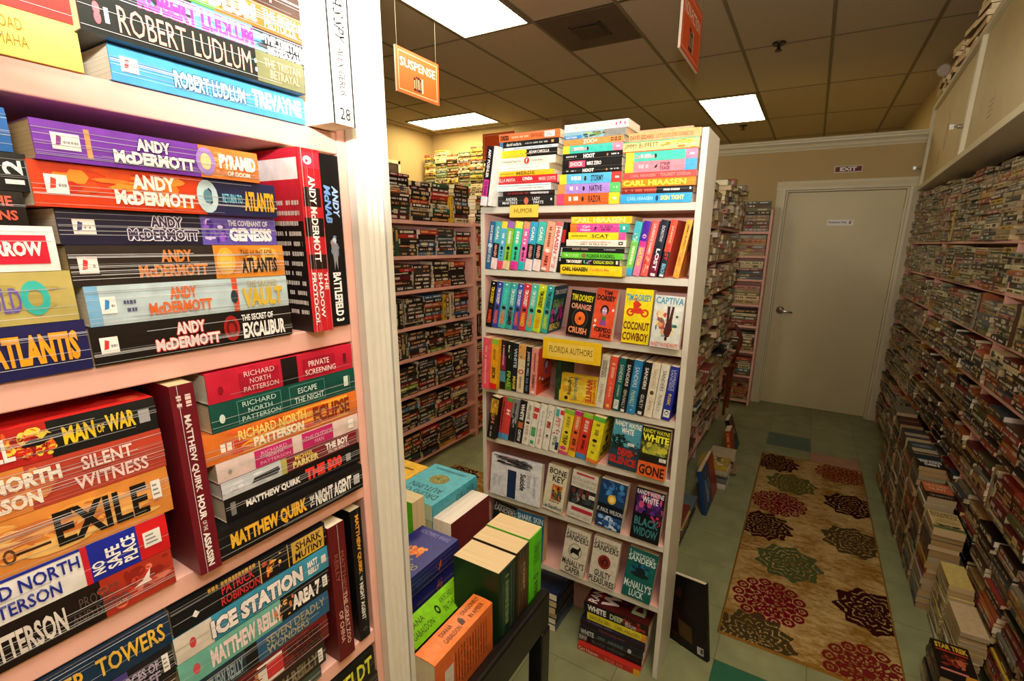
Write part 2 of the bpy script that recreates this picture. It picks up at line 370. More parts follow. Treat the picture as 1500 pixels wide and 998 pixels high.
hanging('orange hanging sign seen edge-on, hung over the aisle by the square vent', -.7, 2.656, 3.076, 2.463, 2.752, 'NON-FICTION', 2)
plate('hanging_sign', 'far orange sign mostly hidden behind the free-standing white bookcase', 'sign', frame((-3.41, 4.8, 2.42), (1, 0, 0), (0, 0, 1)), .42, .27, [('r', 0, 0, 1, 1, 'f2602a'), ('r', .05, .07, .95, .93, 'f6dcc0'), ('r', .06, .085, .94, .915, 'f2602a')], .012, 'f0e2d0')
for xx in (-3.39, -3.01):
    wi = MB(); wi.tube([(xx, 4.806, 2.68), (xx, 4.806, CEIL-.004)], .0012, n=5); wi.build('hanging_wire', [M_WIRE], bpy.data.objects['hanging_sign.002'], I4, col=False)
# ------------------------------------------------------------------ lamps
def troffer(label, x0, y0, x1, y1, col, E, group='ceiling lights'):
    root = tag(empty('ceiling_light', loc=((x0+x1)/2, (y0+y1)/2, CEIL)), label, 'ceiling light', group)
    f = MB(); t = .02; zz = (CEIL-.012, CEIL-.001)
    for a, b in (((x0, y0), (x1, y0+t)), ((x0, y1-t), (x1, y1)), ((x0, y0+t), (x0+t, y1-t)), ((x1-t, y0+t), (x1, y1-t))): f.box((*a, zz[0]), (*b, zz[1]))
    f.build('frame', [M_TBAR], root, I4, col=False)
    d = MB(); d.box((x0+t, y0+t, CEIL-.009), (x1-t, y1-t, CEIL-.003))
    m = mat('lamp_diffuser_lit', 'fff', .5, .2, 0, 'fff', 1); m.node_tree.nodes['Principled BSDF'].inputs['Emission Color'].default_value = (*col, 1); m.node_tree.nodes['Principled BSDF'].inputs['Emission Strength'].default_value = E
    d.build('diffuser', [m], root, I4, col=False)
    return root
WARM = (1, .82, .47); NEUT = (1, .94, .82)
troffer('long ceiling light nearest the top edge, beside the orange hanging sign', -2.51, 2.09, -1.925, 3.31, (1, .90, .62), L_FRONT)
troffer('wide ceiling light by the yellow back wall in the far corner', -4.84, 5.08, -3.72, 5.63, WARM, L_REAR)
troffer('square-looking ceiling light over the white crown moulding of the door wall', -1.295, 5.76, -.705, 6.97, WARM, L_DOOR)
troffer('added unseen ceiling light above the camera, lighting the near bookcase', -.075, -.35, .505, .85, NEUT, L_NEAR)  # unseen panel added overhead to light the foreground like a bounced flash
troffer('ceiling light over the back of the shop', -2.51, -1.9, -1.925, -.7, NEUT, L_BACK)
# square air vent
root = tag(empty('air_vent'), 'dark square air vent panel in the ceiling', 'air vent')
q = MB(); q.box((-1.90, 3.332, CEIL-.006), (-1.316, 3.908, CEIL-.0005)); q.build('face_plate', [noisy(mat('vent_metal', '5a4a38', .7, .3), 6, .12)], root, col=False)
MV = mat('vent_vane', '4a3c2c', .7, .2)
q = MB(); cx_, cy_ = -1.608, 3.62
for r_, z_ in ((.12, .012),):
    for a, b in (((-r_, -r_), (r_, -r_+.012)), ((-r_, r_-.012), (r_, r_)), ((-r_, -r_), (-r_+.012, r_)), ((r_-.012, -r_), (r_, r_))): q.box((cx_+a[0], cy_+a[1], CEIL-z_), (cx_+b[0], cy_+b[1], CEIL-.004))
q.box((cx_-.10, cy_-.10, CEIL-.022), (cx_+.10, cy_+.10, CEIL-.018)); q.build('vane', [MV], root, col=False)
M_BRASS = mat('dark_brass', '2a2018', .4, .5, .6)
for x, y, lb in ((-.435, 4.5, 'dark fire sprinkler head in the ceiling nearer the middle of the aisle'), (-1.0, 7.2, 'far fire sprinkler head behind the lit ceiling panel')):
    root = tag(empty('sprinkler', loc=(x, y, CEIL)), lb, 'sprinkler')
    q = MB(); q.tube([(0, 0, -.012), (0, 0, 0)], [.045, .05], n=20); q.build('escutcheon', [M_BRASS], root, col=False)
    q = MB(); q.tube([(0, 0, -.05), (0, 0, -.01)], .012, n=10); q.tube([(0, 0, -.056), (0, 0, -.05)], [.026, .024], n=14); q.build('head', [M_BRASS], root, col=False)
# ------------------------------------------------------------------ bookcases
MI_W, MI_P = 0, 1
def bookcase(name, label, kind, org, along, length, depth, height, tops, fr=MI_W, panel=.02, uprights=(), board=.022, back=True, base=0, cat='bookcase', lefth=None):
    """org: front corner on the floor at the start; along: unit direction of the front seen left to right; front faces N = along x Z ... depth runs backwards."""
    U = Vector((*along, 0)); mw = frame(org, U, (0, 0, 1))           # local: x along, y up, z outwards
    root = tag(empty(name, mw), label, cat)
    mats = [M_WHITE, M_PINK]
    def part(nm, a, b, outer=None):
        q = MB(); P_ = MI_P
        q.box(a, b, cols=[('fff', outer if outer == 'l' and 0 else P_), ('fff', P_), ('fff', P_), ('fff', P_), ('fff', P_), ('fff', MI_P if nm == 'back_panel' else fr)])
        if outer == 'l': q.m[0] = fr; q.m[3] = fr
        if outer == 'r': q.m[1] = fr; q.m[3] = fr
        return q.build(nm, mats, root, mw, col=False, bevel=.0012)
    part('side_panel', (0, 0, -depth), (panel, lefth or height, 0), 'l'); part('side_panel', (length-panel, 0, -depth), (length, height, 0), 'r')
    for u in uprights: part('upright', (u-panel/2, 0, -depth), (u+panel/2, height-.001, -.002))
    for t in tops: part('shelf', (0 if lefth and t > lefth else panel, t-board, -depth+.006), (length-panel, t, -.001))
    if back: part('back_panel', (panel, base, -depth), (length-panel, height, -depth+.005))
    return root
TOPS = [.297, .538, .782, .985, 1.217, 1.429, 1.643]
XL = -.476                                                        # the front of the near bookcase at the left
lb = bookcase('bookcase', 'pink-shelved near bookcase crammed with thrillers, white post at its end', 0, (XL, -.62, 0), (0, 1), 1.028, .16, 2.12, TOPS+[1.865, 2.08], fr=MI_P, panel=.017)
q = MB(); y0, y1 = .402, .457                                     # fluted post
prof = [(XL-.16, y0+.0065), (XL+.001, y0+.0065), (XL+.001, y0), (XL+.012, y0+.001), (XL+.014, y0+.006)]
for k in range(4):
    f0 = y0+.012+k*.009; prof += [(XL+.014, f0), (XL+.011, f0+.003), (XL+.011, f0+.005), (XL+.014, f0+.008)]
prof += [(XL+.015, y1-.014), (XL+.012, y1-.002), (XL+.009, y1), (XL-.16, y1)]
q.prism(prof, 0, 2.13, axis=2); q.build('post', [M_WHITE], lb, I4, col=False)['label'] = 'white fluted end post'
XC0, XC1, YC = -1.043, -.286, 1.45
bookcase('bookcase', 'free-standing white bookcase of humour and Florida paperbacks in the middle', 0, (XC0, YC, 0), (1, 0), XC1-XC0, .17, 1.835, TOPS, panel=.018, base=.275, lefth=TOPS[6]-.0225)
XR = -2.16
bookcase('bookcase', 'tall pink bookcase of thrillers behind the white post', 0, (XR, 1.15, 0), (0, 1), 1.78, .18, 1.665, [.06]+TOPS, fr=MI_P, uprights=(.75,))
bookcase('bookcase', 'second pink bookcase beyond the thriller bookcase, seen only as a sliver', 0, (XR-.02, 2.95, 0), (0, 1), .95, .18, 1.66, [.06, .33, .57, .80, 1.0, 1.25, 1.46, 1.65], fr=MI_P)
XM = -.55
bookcase('bookcase', 'bookcase down the aisle buried under cream page ends', 0, (XM, 1.63, 0), (0, 1), 2.76, .2, 1.8, [.1]+TOPS, fr=MI_P, uprights=(.9, 1.8))
bookcase('bookcase', 'narrow pink bookcase beside the door', 0, (-.98, 4.9, 0), (1, 0), .628, .17, 1.83, [.05]+TOPS, fr=MI_P)
RT = [.08, .32, .53, .74, .945, 1.15, 1.35, 1.565]
WA = Vector((.021, -1, 0)).normalized(); WO = Vector((-1, -.021, 0)).normalized(); W0 = Vector((.676, 5.04, 0))
bookcase('bookcase', 'long pink bookcase of paperbacks along the right wall', 0, W0, (WA.x, WA.y), 3.8, .12, 1.93, RT, fr=MI_P, uprights=(1.05, 2.29, 3.41), panel=.012, board=.015)
q = MB(); q.box((-5.0, 5.6, 2.10), (-3.2, 5.86, 2.12)); tag(q.build('wall_shelf', [M_PINK], col=False), 'pink shelf on the far yellow wall piled with books', 'shelf')
# ------------------------------------------------------------------ cabinet over the right wall
cw = frame((.655, 5.05, 0), (-.045, -1, 0), (0, 0, 1))             # x towards the camera, y up, z into the aisle
root = tag(empty('wall_cabinet', cw), 'long white-framed cabinet with tan sliding panels above the wall of paperbacks', 'cabinet')
M_PANEL = noisy(mat('tan_panel', 'c9b683', .5, .3), 4, .06)
q = MB(); q.box((0, 1.962, -.2), (3.6, 1.995, 0)); q.build('bottom_board', [M_TRIM], root, cw, col=False, bevel=.002)
q = MB(); q.box((0, 2.545, -.2), (3.6, 2.578, 0)); q.build('top_board', [M_TRIM], root, cw, col=False, bevel=.002)
for s in (0, 1.60, 3.2, 3.555): q = MB(); q.box((s, 1.995, -.2), (s+.045, 2.545, -.001)); q.build('stile', [M_TRIM], root, cw, col=False, bevel=.002)
for i, (a, b) in enumerate(((.045, 1.60), (1.645, 3.2), (3.245, 3.555))):
    q = MB(); q.box((a+.001, 1.996, -.03), (b-.001, 2.544, -.022)); dr = q.build('sliding_door', [M_PANEL], root, cw, col=False)
    q = MB(); q.tube([(a-.02, 2.135, -.001), (a-.02, 2.135, .022)], .011, n=14); q.tube([(a-.02, 2.135, .022), (a-.02, 2.135, .035)], .004, n=8); q.box((a-.022, 2.125, .035), (a-.018, 2.148, .055)); q.build('lock', [M_CHROME], dr, cw, col=False)
    if i < 2:
        q = MB(); sf = lambda x, y, e=0: (x, y, -.0215+e*.0002)
        x0, y0 = ((.85, 2.22), (3.0, 2.3))[i]
        q.face([sf(x0, y0-.09), sf(x0+.07, y0), sf(x0, y0+.09), sf(x0-.07, y0)], 'a8743a'); q.face([sf(x0, y0-.05, 1), sf(x0+.035, y0, 1), sf(x0, y0+.05, 1), sf(x0-.035, y0, 1)], 'd8b878')
        for k in range(3): rect(q, sf, x0-.03, y0+.1+.02*k, x0+.04-.02*k, y0+.106+.02*k, 'a8743a', 1)
        xa = (.62, 2.05)[i]
        for k in range(4): rect(q, sf, xa, 2.08+.022*k, xa+.09, 2.088+.022*k, 'a08a5c', 1)
        q.build('printed_mark', [M_CARD], dr, cw)
# emergency light on the wall behind the cabinet
root = tag(empty('emergency_light', loc=(.799, 5.62, 2.87)), 'white emergency light with a round lamp near the ceiling at right', 'emergency light')
q = MB(); q.box((-.055, -.09, -.09), (0, .07, .05)); q.build('housing', [mat('emergency_plastic', 'c8bd98', .5, .3)], root, col=False, bevel=.012)
for yy in (-.15,):
    q = MB(); c = Vector((-.06, yy, .07)); dd = Vector((-.4, -.8, -.3)).normalized(); q.tube([c-dd*.04, c+dd*.02, c+dd*.028], [.022, .046, .05], n=18); q.tube([(-.03, yy*.5, .0), c], .01, n=8)
    h = q.build('lamp_head', [mat('lamp_shell', 'bdb7a0', .35, .5)], root, col=False, smooth=True)
    q = MB(); q.tube([c+dd*.026, c+dd*.031], .042, n=18); q.build('lens', [mat('lamp_lens', 'dcdcd6', .15, .6, .4)], h, col=False)
# picture on the far left wall
root = tag(empty('framed_picture'), 'white framed picture on the far left wall, only its corner in sight', 'picture')
q = MB()
for a, b in (((4.55, 2.52), (5.18, 2.56)), ((4.55, 2.0), (5.18, 2.04)), ((4.55, 2.0), (4.59, 2.56)), ((5.14, 2.0), (5.18, 2.56))): q.box((-5.089, a[0], a[1]), (-5.06, b[0], b[1]))
q.build('frame', [M_TRIM], root, col=False); q = MB(); q.box((-5.088, 4.58, 2.03), (-5.075, 5.15, 2.53)); q.build('print', [noisy(mat('dark_print', '4a3c36', .3, .5), 5, .4)], root, col=False)
# ------------------------------------------------------------------ rug
def rug(x0, x1, y0, y1, med, label, st=.0045):
    nx, ny = int((x1-x0)/st), int((y1-y0)/st)
    xs = x0+(np.arange(nx)+.5)*st; ys = y0+(np.arange(ny)+.5)*st; Xg, Yg = np.meshgrid(xs, ys)
    rng = np.random.default_rng(5)
    def smooth(s1, s2):
        a = rng.random((ny//s2+3, nx//s1+3)); yi = np.linspace(0, a.shape[0]-1.01, ny); xi = np.linspace(0, a.shape[1]-1.01, nx)
        y_, x_ = yi.astype(int), xi.astype(int); fy, fx = (yi-y_)[:, None], (xi-x_)[None]
        A = lambda i, j: a[np.ix_(y_+i, x_+j)]
        return A(0, 0)*(1-fy)*(1-fx)+A(1, 0)*fy*(1-fx)+A(0, 1)*(1-fy)*fx+A(1, 1)*fy*fx
    t = .38*smooth(34, 30)+.3*smooth(9, 3)+.32*smooth(3, 1)
    t = np.clip((t-.32)/.36, 0, 1)[..., None]
    base = np.array(hx('8a6428'))*(1-t)+np.array(hx('bd9f66'))*t
    for cx, cy, c, ty in med:
        dx, dy = Xg-cx, Yg-cy; r = np.hypot(dx, dy)/.150; th = np.arctan2(dy, dx)+cx*7
        if ty in (1, 4):
            n = 14; p = (th*n/(2*np.pi)) % 1-.5
            ring = np.hypot((r-.84)*1.0, p*2*np.pi/n*.84); m_ = ((ring < .17) & (ring > .085)) | (ring < .045)
            m_ |= (np.abs(r-.62) < .05+.04*np.cos(th*n)) | (np.abs(r-.46-.05*np.cos(th*16)) < .045) | (np.abs(r-.28-.05*np.cos(th*8)) < .06) | (r < .15) | ((r < .62) & (np.abs(np.sin(th*14)) > .8))
            m_ &= r < 1.02
        else:
            k = 12 if ty == 0 else 9
            lob = .92+.08*np.cos(th*k*1.0)+.03*np.cos(th*k*2.0+1)
            w_ = np.sin(r*30+2.2*np.sin(th*k)); w2 = np.sin(th*(k+3)+9*r)*np.sin(r*21)
            m_ = (r < lob) & ((w_ > -.72) | (w2 > .5))
            m_ |= np.abs(r-lob+.03) < .035
        f = (rng.random(m_.shape)*.3+.85)[..., None]
        base = np.where(m_[..., None], np.array(hx(c))*f, base)
    ed = np.minimum(np.minimum(Xg-x0, x1-Xg), np.minimum(Yg-y0, y1-Yg)) < .011
    base = np.where(ed[..., None], np.array(hx('8a6226')), base)*(rng.random((ny, nx, 1))*.16+.92)
    me = bpy.data.meshes.new('rug'); gx = np.linspace(x0, x1, nx+1); gy = np.linspace(y0, y1, ny+1); GX, GY = np.meshgrid(gx, gy)
    edge = np.minimum(np.minimum(GX-x0, x1-GX), np.minimum(GY-y0, y1-GY)); Z = np.where(edge < 1e-6, .001, .008)
    v = np.stack([GX, GY, Z], -1).reshape(-1, 3); i = np.arange(ny)[:, None]*(nx+1)+np.arange(nx)[None]
    f = np.stack([i, i+1, i+nx+2, i+nx+1], -1).reshape(-1, 4)
    me.from_pydata(v.tolist(), [], f.tolist()); me.materials.append(attr_mat('rug_pile', .95, .05, wear=.1))
    a = me.color_attributes.new('Col', 'FLOAT_COLOR', 'CORNER'); ar = np.ones((len(f)*4, 4), 'f'); ar[:, :3] = np.repeat(base.reshape(-1, 3), 4, axis=0); a.data.foreach_set('color', ar.ravel())
    o = bpy.data.objects.new('rug', me); C.objects.link(o); tag(o, label, 'rug')
rug(-.135, .497, 1.79, 3.80, [(-.035, 3.63, '3a1712', 0), (.36, 3.66, '7c2a1c', 1), (.075, 3.335, '57562a', 2), (.40, 3.215, '331310', 3), (.02, 3.02, '6e1220', 4), (-.04, 2.72, '361512', 0), (.385, 2.79, '4a3c22', 2), (.095, 2.42, '4c5430', 2), (.035, 2.085, '6e0f1e', 4), (.425, 2.24, '34110f', 3), (-.0, 1.83, '44391f', 0), (.38, 1.86, '70201a', 1)], 'tan runner rug with brown, crimson and green lace medallions')
rug(-1.98, -1.33, .95, 2.42, [(-1.86, 2.28, '3a1712', 0), (-1.45, 2.22, '3a1712', 3), (-1.7, 1.98, '6e1220', 4), (-1.42, 1.72, '4c5430', 2), (-1.86, 1.66, '361512', 0), (-1.6, 1.35, '6e0f1e', 4), (-1.85, 1.1, '44391f', 2)], 'brown and gold patterned rug behind the cart, mostly hidden', .007)
# ------------------------------------------------------------------ black wooden book cart
TZ = .585
root = tag(empty('book_cart', loc=(-.85, .73, 0)), 'black wooden cart holding fat paperbacks in front of the white bookcase', 'cart')
CX0, CX1, CY0, CY1 = -1.06, -.517, .475, .982
q = MB(); q.box((CX0, CY0, TZ-.025), (CX1, CY1, TZ)); q.build('tray', [M_BLACKWOOD], root, I4, col=False, bevel=.003)
q = MB(); q.box((CX1, .47, .515), (CX1+.028, .982, .627)); q.build('rail', [M_BLACKWOOD], root, I4, col=False, bevel=.008)
q = MB(); q.box((CX1+.002, .47, .20), (CX1+.024, .936, .26)); q.build('rail', [M_BLACKWOOD], root, I4, col=False, bevel=.004)
for x, y in ((CX1-.012, .937), (CX1-.012, .462), (CX0, .462), (CX0, .937)):
    q = MB(); q.box((x, y, 0), (x+.042, y+.045, .514 if x > -.6 and y > .8 else TZ-.026)); q.build('leg', [M_BLACKWOOD], root, I4, col=False, bevel=.004)
q = MB(); q.box((CX0+.03, .475, .18), (CX1, .935, .199)); q.build('lower_shelf', [M_BLACKWOOD], root, I4, col=False)
root = tag(empty('side_table', loc=(-1.07, 1.1, 0)), 'small black table behind the cart, under the turquoise books', 'table')
q = MB(); q.box((-1.29, .99, TZ-.025), (-.84, 1.225, TZ)); q.build('tabletop', [M_BLACKWOOD], root, I4, col=False, bevel=.003)
for x, y in ((-1.28, 1.0), (-1.28, 1.18), (-.885, 1.0), (-.885, 1.18)): q = MB(); q.box((x, y, 0), (x+.035, y+.035, TZ-.026)); q.build('leg', [M_BLACKWOOD], root, I4, col=False)
# ------------------------------------------------------------------ bentwood chair in the corner by the door
hc0 = PY(1080, 500, 4.62)
root = tag(empty('wooden_chair', loc=(hc0[0], 4.62, 0)), 'brown bentwood chair tucked behind the books by the door', 'chair')
hz = PY(1080, 470, 4.62)[2]
q = MB(); q.tube([(hc0[0]-.20+.20*math.sin(a), 4.62, hz-.34-.34*math.cos(a)+.34) for a in [i*math.pi/16 for i in range(-6, 14)]] if 0 else [(hc0[0]-.16+.19*math.cos(a), 4.62, hz-.19+.19*math.sin(a)) for a in [math.pi+.4-i*(math.pi+.8)/20 for i in range(21)]]+[(hc0[0]-.02, 4.62, .47)], .017, n=10); q.build('back_hoop', [M_BROWNWOOD], root, I4, col=False, smooth=True)
q = MB(); q.tube([(hc0[0]-.16, 4.62, .46), (hc0[0]-.16, 4.62, hz-.01)], .012, n=8); q.build('back_spindle', [M_BROWNWOOD], root, I4, col=False, smooth=True)
q = MB(); q.tube([(hc0[0]-.14, 4.62, .43), (hc0[0]-.14, 4.62, .46)], .17, n=24); q.build('seat', [M_BROWNWOOD], root, I4, col=False)
for dx, dy in ((-.24, -.1), (-.24, .1), (-.03, -.1), (-.03, .1)): q = MB(); q.tube([(hc0[0]+dx*1.1, 4.62+dy*1.2, 0), (hc0[0]+dx, 4.62+dy, .43)], [.013, .018], n=8); q.build('leg', [M_BROWNWOOD], root, I4, col=False)
# ================================================================== books on the near bookcase
XS = XL+.002                                             # plane of the spines
B = lambda **k: k
def T(word, u0, v0, u1, v1, c, **o): return ('t', word, u0, v0, u1, v1, c, o)
def Rr(u0, v0, u1, v1, c): return ('r', u0, v0, u1, v1, c)
def LOGO(u=.03, c='e33', w=.07): return [Rr(u, .3, u+w, .72, 'f4ece4'), ('p', [(u+.012, .4), (u+.03, .42), (u+.036, .62), (u+.02, .66)], c), ('b', u+.04, .45, u+w-.006, .52, '888')]
def settle(z, ts, ztop, lo=0):            # thicknesses whose sum ends at the measured top; what is out of the frame at the bottom gives way
    d = ztop-z-sum(ts)
    if lo and ts[0]+d > lo: ts[0] += d
    else: ts = [t*(ztop-z)/sum(ts) for t in ts] if .7 < (ztop-z)/sum(ts) < 1.4 else ts
    return ts
def stack_x(z, items, where, grp, xs=XS, W=.106):
    """items bottom to top: (quad, desc, spec); quad = TL, BL, TR, BR photo pixels of a spine, or TR, BR and a length for one cut by the frame."""
    n = len(items); G = []
    for qd, desc, sp in items:
        if len(qd) == 4:
            a, b, c, d = [PX(*p, xs+sp.get('dx', 0)) for p in qd]; y0, y1 = (a[1]+b[1])/2, (c[1]+d[1])/2; t = ((a[2]-b[2])+(c[2]-d[2]))/2; zt = (a[2]+c[2])/2
        else:
            c, d = PX(*qd[0], xs+sp.get('dx', 0)), PX(*qd[1], xs+sp.get('dx', 0)); y1 = (c[1]+d[1])/2; y0 = y1-qd[2]; t = c[2]-d[2]; zt = c[2]
        G.append((y0, min(y1, .389), t, zt))
    nx = min([q for q in TOPS+[1.865, 2.08] if q > z+.05])-.024
    ts = settle(z, [g[2] for g in G], min(G[-1][3], nx), .008 if z < z3-.05 else 0)
    for i, (qd, desc, sp) in enumerate(items):
        y0, y1, _, _ = G[i]; t = ts[i]
        k = dict(sp); hp = f'{ORD[n-1-i]} down in {where}' if i < n-1 else f'topmost in {where}'
        book('paperback_book', y1-y0, t-.0004, k.pop('W', W), frame((xs+k.pop('dx', 0), y0, z+.0002), (0, 1, 0), (0, 0, 1)), f'{desc} paperback, {hp}', 'book', grp, crease=k.pop('crease', 4), worn=1, **k)
        z += t
    return z
def stand_x(z, quad, label, sp, grp, xs=XS, W=.106):     # upright book, title read downwards; quad = TL, TR, BL, BR pixels
    a, b, c, d = [PX(*p, xs) for p in quad]; L_ = min((a[2]+b[2]-c[2]-d[2])/2, min([q for q in TOPS+[2.08] if q > z+.05])-.025-z) if z != z1 else .196; y0 = (a[1]+c[1])/2; t = (b[1]+d[1])/2-y0
    k = dict(sp); xx = xs+k.pop('dx', 0)
    book(k.pop('name', 'paperback_book'), L_, t, k.pop('W', W), frame((xx, y0, z+L_+.0003), (0, 0, -1), (0, 1, 0)), label, 'book', grp, crease=k.pop('crease', 2), **k)
G1 = 'thrillers on the near bookcase'
z1, z2, z3, z4 = TOPS[6], TOPS[5], TOPS[4], TOPS[3]
stack_x(z1, [
 (((115, 48), (124, 123), .172), 'yellow', B(col='fbd45e', spine=[T('THE ROAD', .68, .56, .83, .80, '8a6a20', b=0), T('TO OMAHA', .67, .22, .838, .46, '8a6a20', b=0)], crease=0)),
 (((104, -20), (112, 45), .172), 'bright red', B(col='d8322c', front='e0483c', spine=[('b', .3, .4, .9, .6, 'f0b0a0')], crease=2)),
 ], 'clipped stack, near top shelf', G1)
stack_x(z1, [
 (((155, 73), (170, 133), (447, 157), (447, 197)), 'sky blue', B(col='4a96cf', spine=LOGO(.04, 'd44')+[T('ROBERT LUDLUM', .26, .22, .62, .74, '9adcf4', o='16324a', b=.04), T('TREVAYNE', .66, .24, .97, .82, 'f2f6fa', b=.05)], crease=6)),
 (((112, 0), (120, 58), (447, 105), (447, 155)), 'black with salmon lettering', B(col='1c201e', dx=.012, spine=[Rr(.72, .02, .995, .98, '6a6a48'), ('d', .03+.03, .62, .012, .16, 'e05a60'), ('d', .06, .4, .012, .16, 'e05a60'), ('b', .085, .3, .1, .7, 'ccc'), T('ROBERT LUDLUM', .13, .18, .69, .86, 'e8967c', b=0), ('d', .715, .62, .006, .07, 'eee'), ('d', .715, .35, .006, .07, 'eee'), T('THE TRISTAN', .76, .52, .97, .8, 'e8967c', b=.01), T('BETRAYAL', .79, .2, .96, .48, 'e8967c', b=.01)], crease=1)),
 (((165, 4), (170, 54), (447, 65), (450, 105)), 'pink-lettered blue and black', B(col='2a2c30', spine=[Rr(.35, 0, .66, 1, '4a86b8'), Rr(.42, .3, .6, .8, '5ab89a'), ('n', .1, .1, .9, .9, ['1c1c1c', '3a7aa0', '6ab0a0', 'c8d0c8'], 16), T('ROBERT LUDLUM', .10, .14, .66, .9, 'e0307c', b=.06), T('THE TRISTAN', .72, .5, .96, .86, 'f2f2f0', o='111', b=.04), T('BETRAYAL', .74, .12, .95, .44, 'f2f2f0', o='111', b=.04)], crease=8, sticker=(.945, .2, .985, .75))),
 (((165, -60), (170, -10), (443, 20), (445, 57)), 'orange and green', B(col='c85a26', spine=[Rr(.0, 0, .45, 1, '4a7a3a'), ('n', .1, .1, .7, .9, ['d8742a', '6a8a3a', 'b84a20', 'e8b060'], 16), T('LUDLUM', .3, .15, .68, .85, 'f6f2ea', b=.05), T('THE SIGMA', .72, .5, .95, .86, '58c48a', b=.03), T('PROTOCOL', .73, .1, .94, .45, '58c48a', b=.03)], crease=5, sticker=(.955, .2, .985, .75))),
 (((170, -110), (172, -62), (440, -16), (442, 17)), 'dark brown', B(col='3c2a22', spine=[T('THE BANCROFT', .2, .2, .8, .8, 'd8c8b0')])),
 ], 'wide pile, near top shelf', G1)
stand_x(z1, ((463, -140), (508, -140), (489, 192), (516, 198)), 'white upright paperback numbered 28, overhanging the end of the uppermost near shelf', B(name='paperback_book', W=.16, col='f6f0e2', crease=0, bulge=0, spine=[Rr(0, .03, 1, .10, '1c1c1a'), Rr(0, .88, 1, .95, '1c1c1a'), T("AMERICA'S SPY", .2, .3, .6, .72, '1a1a18', rot=0, b=0, s=.25), T('ALEX GERLIS', .64, .36, .86, .62, '3a3a34', rot=0, b=0), T('28', .918, .30, .975, .74, '2a2a26', rot=1, b=0)]), G1, xs=-.437)
# second shelf
stack_x(z2, [
 (((128, 473), (135, 548), .172), 'navy blue with orange capitals', B(col='1c1c50', spine=[T('ATLANTIS', .69, .24, .965, .82, 'f0a020', b=.05)], crease=3)),
 (((108, 405), (115, 480), .172), 'khaki with a turquoise ring', B(col='b8a860', spine=[('n', .3, .1, .98, .9, ['b0a058', 'c8ba78', 'a89850'], 12), T('GOLD', .70, .24, .832, .72, '6a5aa8', b=.02), ('d', .875, .5, .045, .34, '3ab4a8', .5)])),
 (((80, 345), (92, 412), .172), 'white-bordered red', B(col='f0ece6', spine=[Rr(.1, .17, .972, .8, 'd8203a'), T('SPARROW', .74, .34, .955, .66, 'f6f2ec', b=.05)], crease=1)),
 (((35, 292), (45, 343), .172), 'black with two rows of red lettering', B(col='1a1614', spine=[T('THE', .885, .56, .965, .86, 'e8604a', b=.03), T('RUINS', .85, .14, .972, .44, 'e8604a', b=.03)])),
 (((40, 226), (45, 284), .172), 'dark slate with upright white lettering', B(col='1c1c1e', spine=[T('12', .925, .18, .98, .8, 'f2f2ee', rot=1, b=.03)])),
 (((8, 158), (18, 226), .172), 'plain blue', B(col='2a6ab4', front='3a7ac0', spine=[('b', .3, .4, .8, .6, 'dde')])),
 ], 'clipped stack, second near shelf', G1)
AM = lambda c, o=None, u0=.25, u1=.56: [T('ANDY', u0+.10, .54, u1-.07, .88, c, b=.045, **({'o': o} if o else {})), T('McDERMOTT', u0, .14, u1, .48, c, b=.045, **({'o': o} if o else {}))]
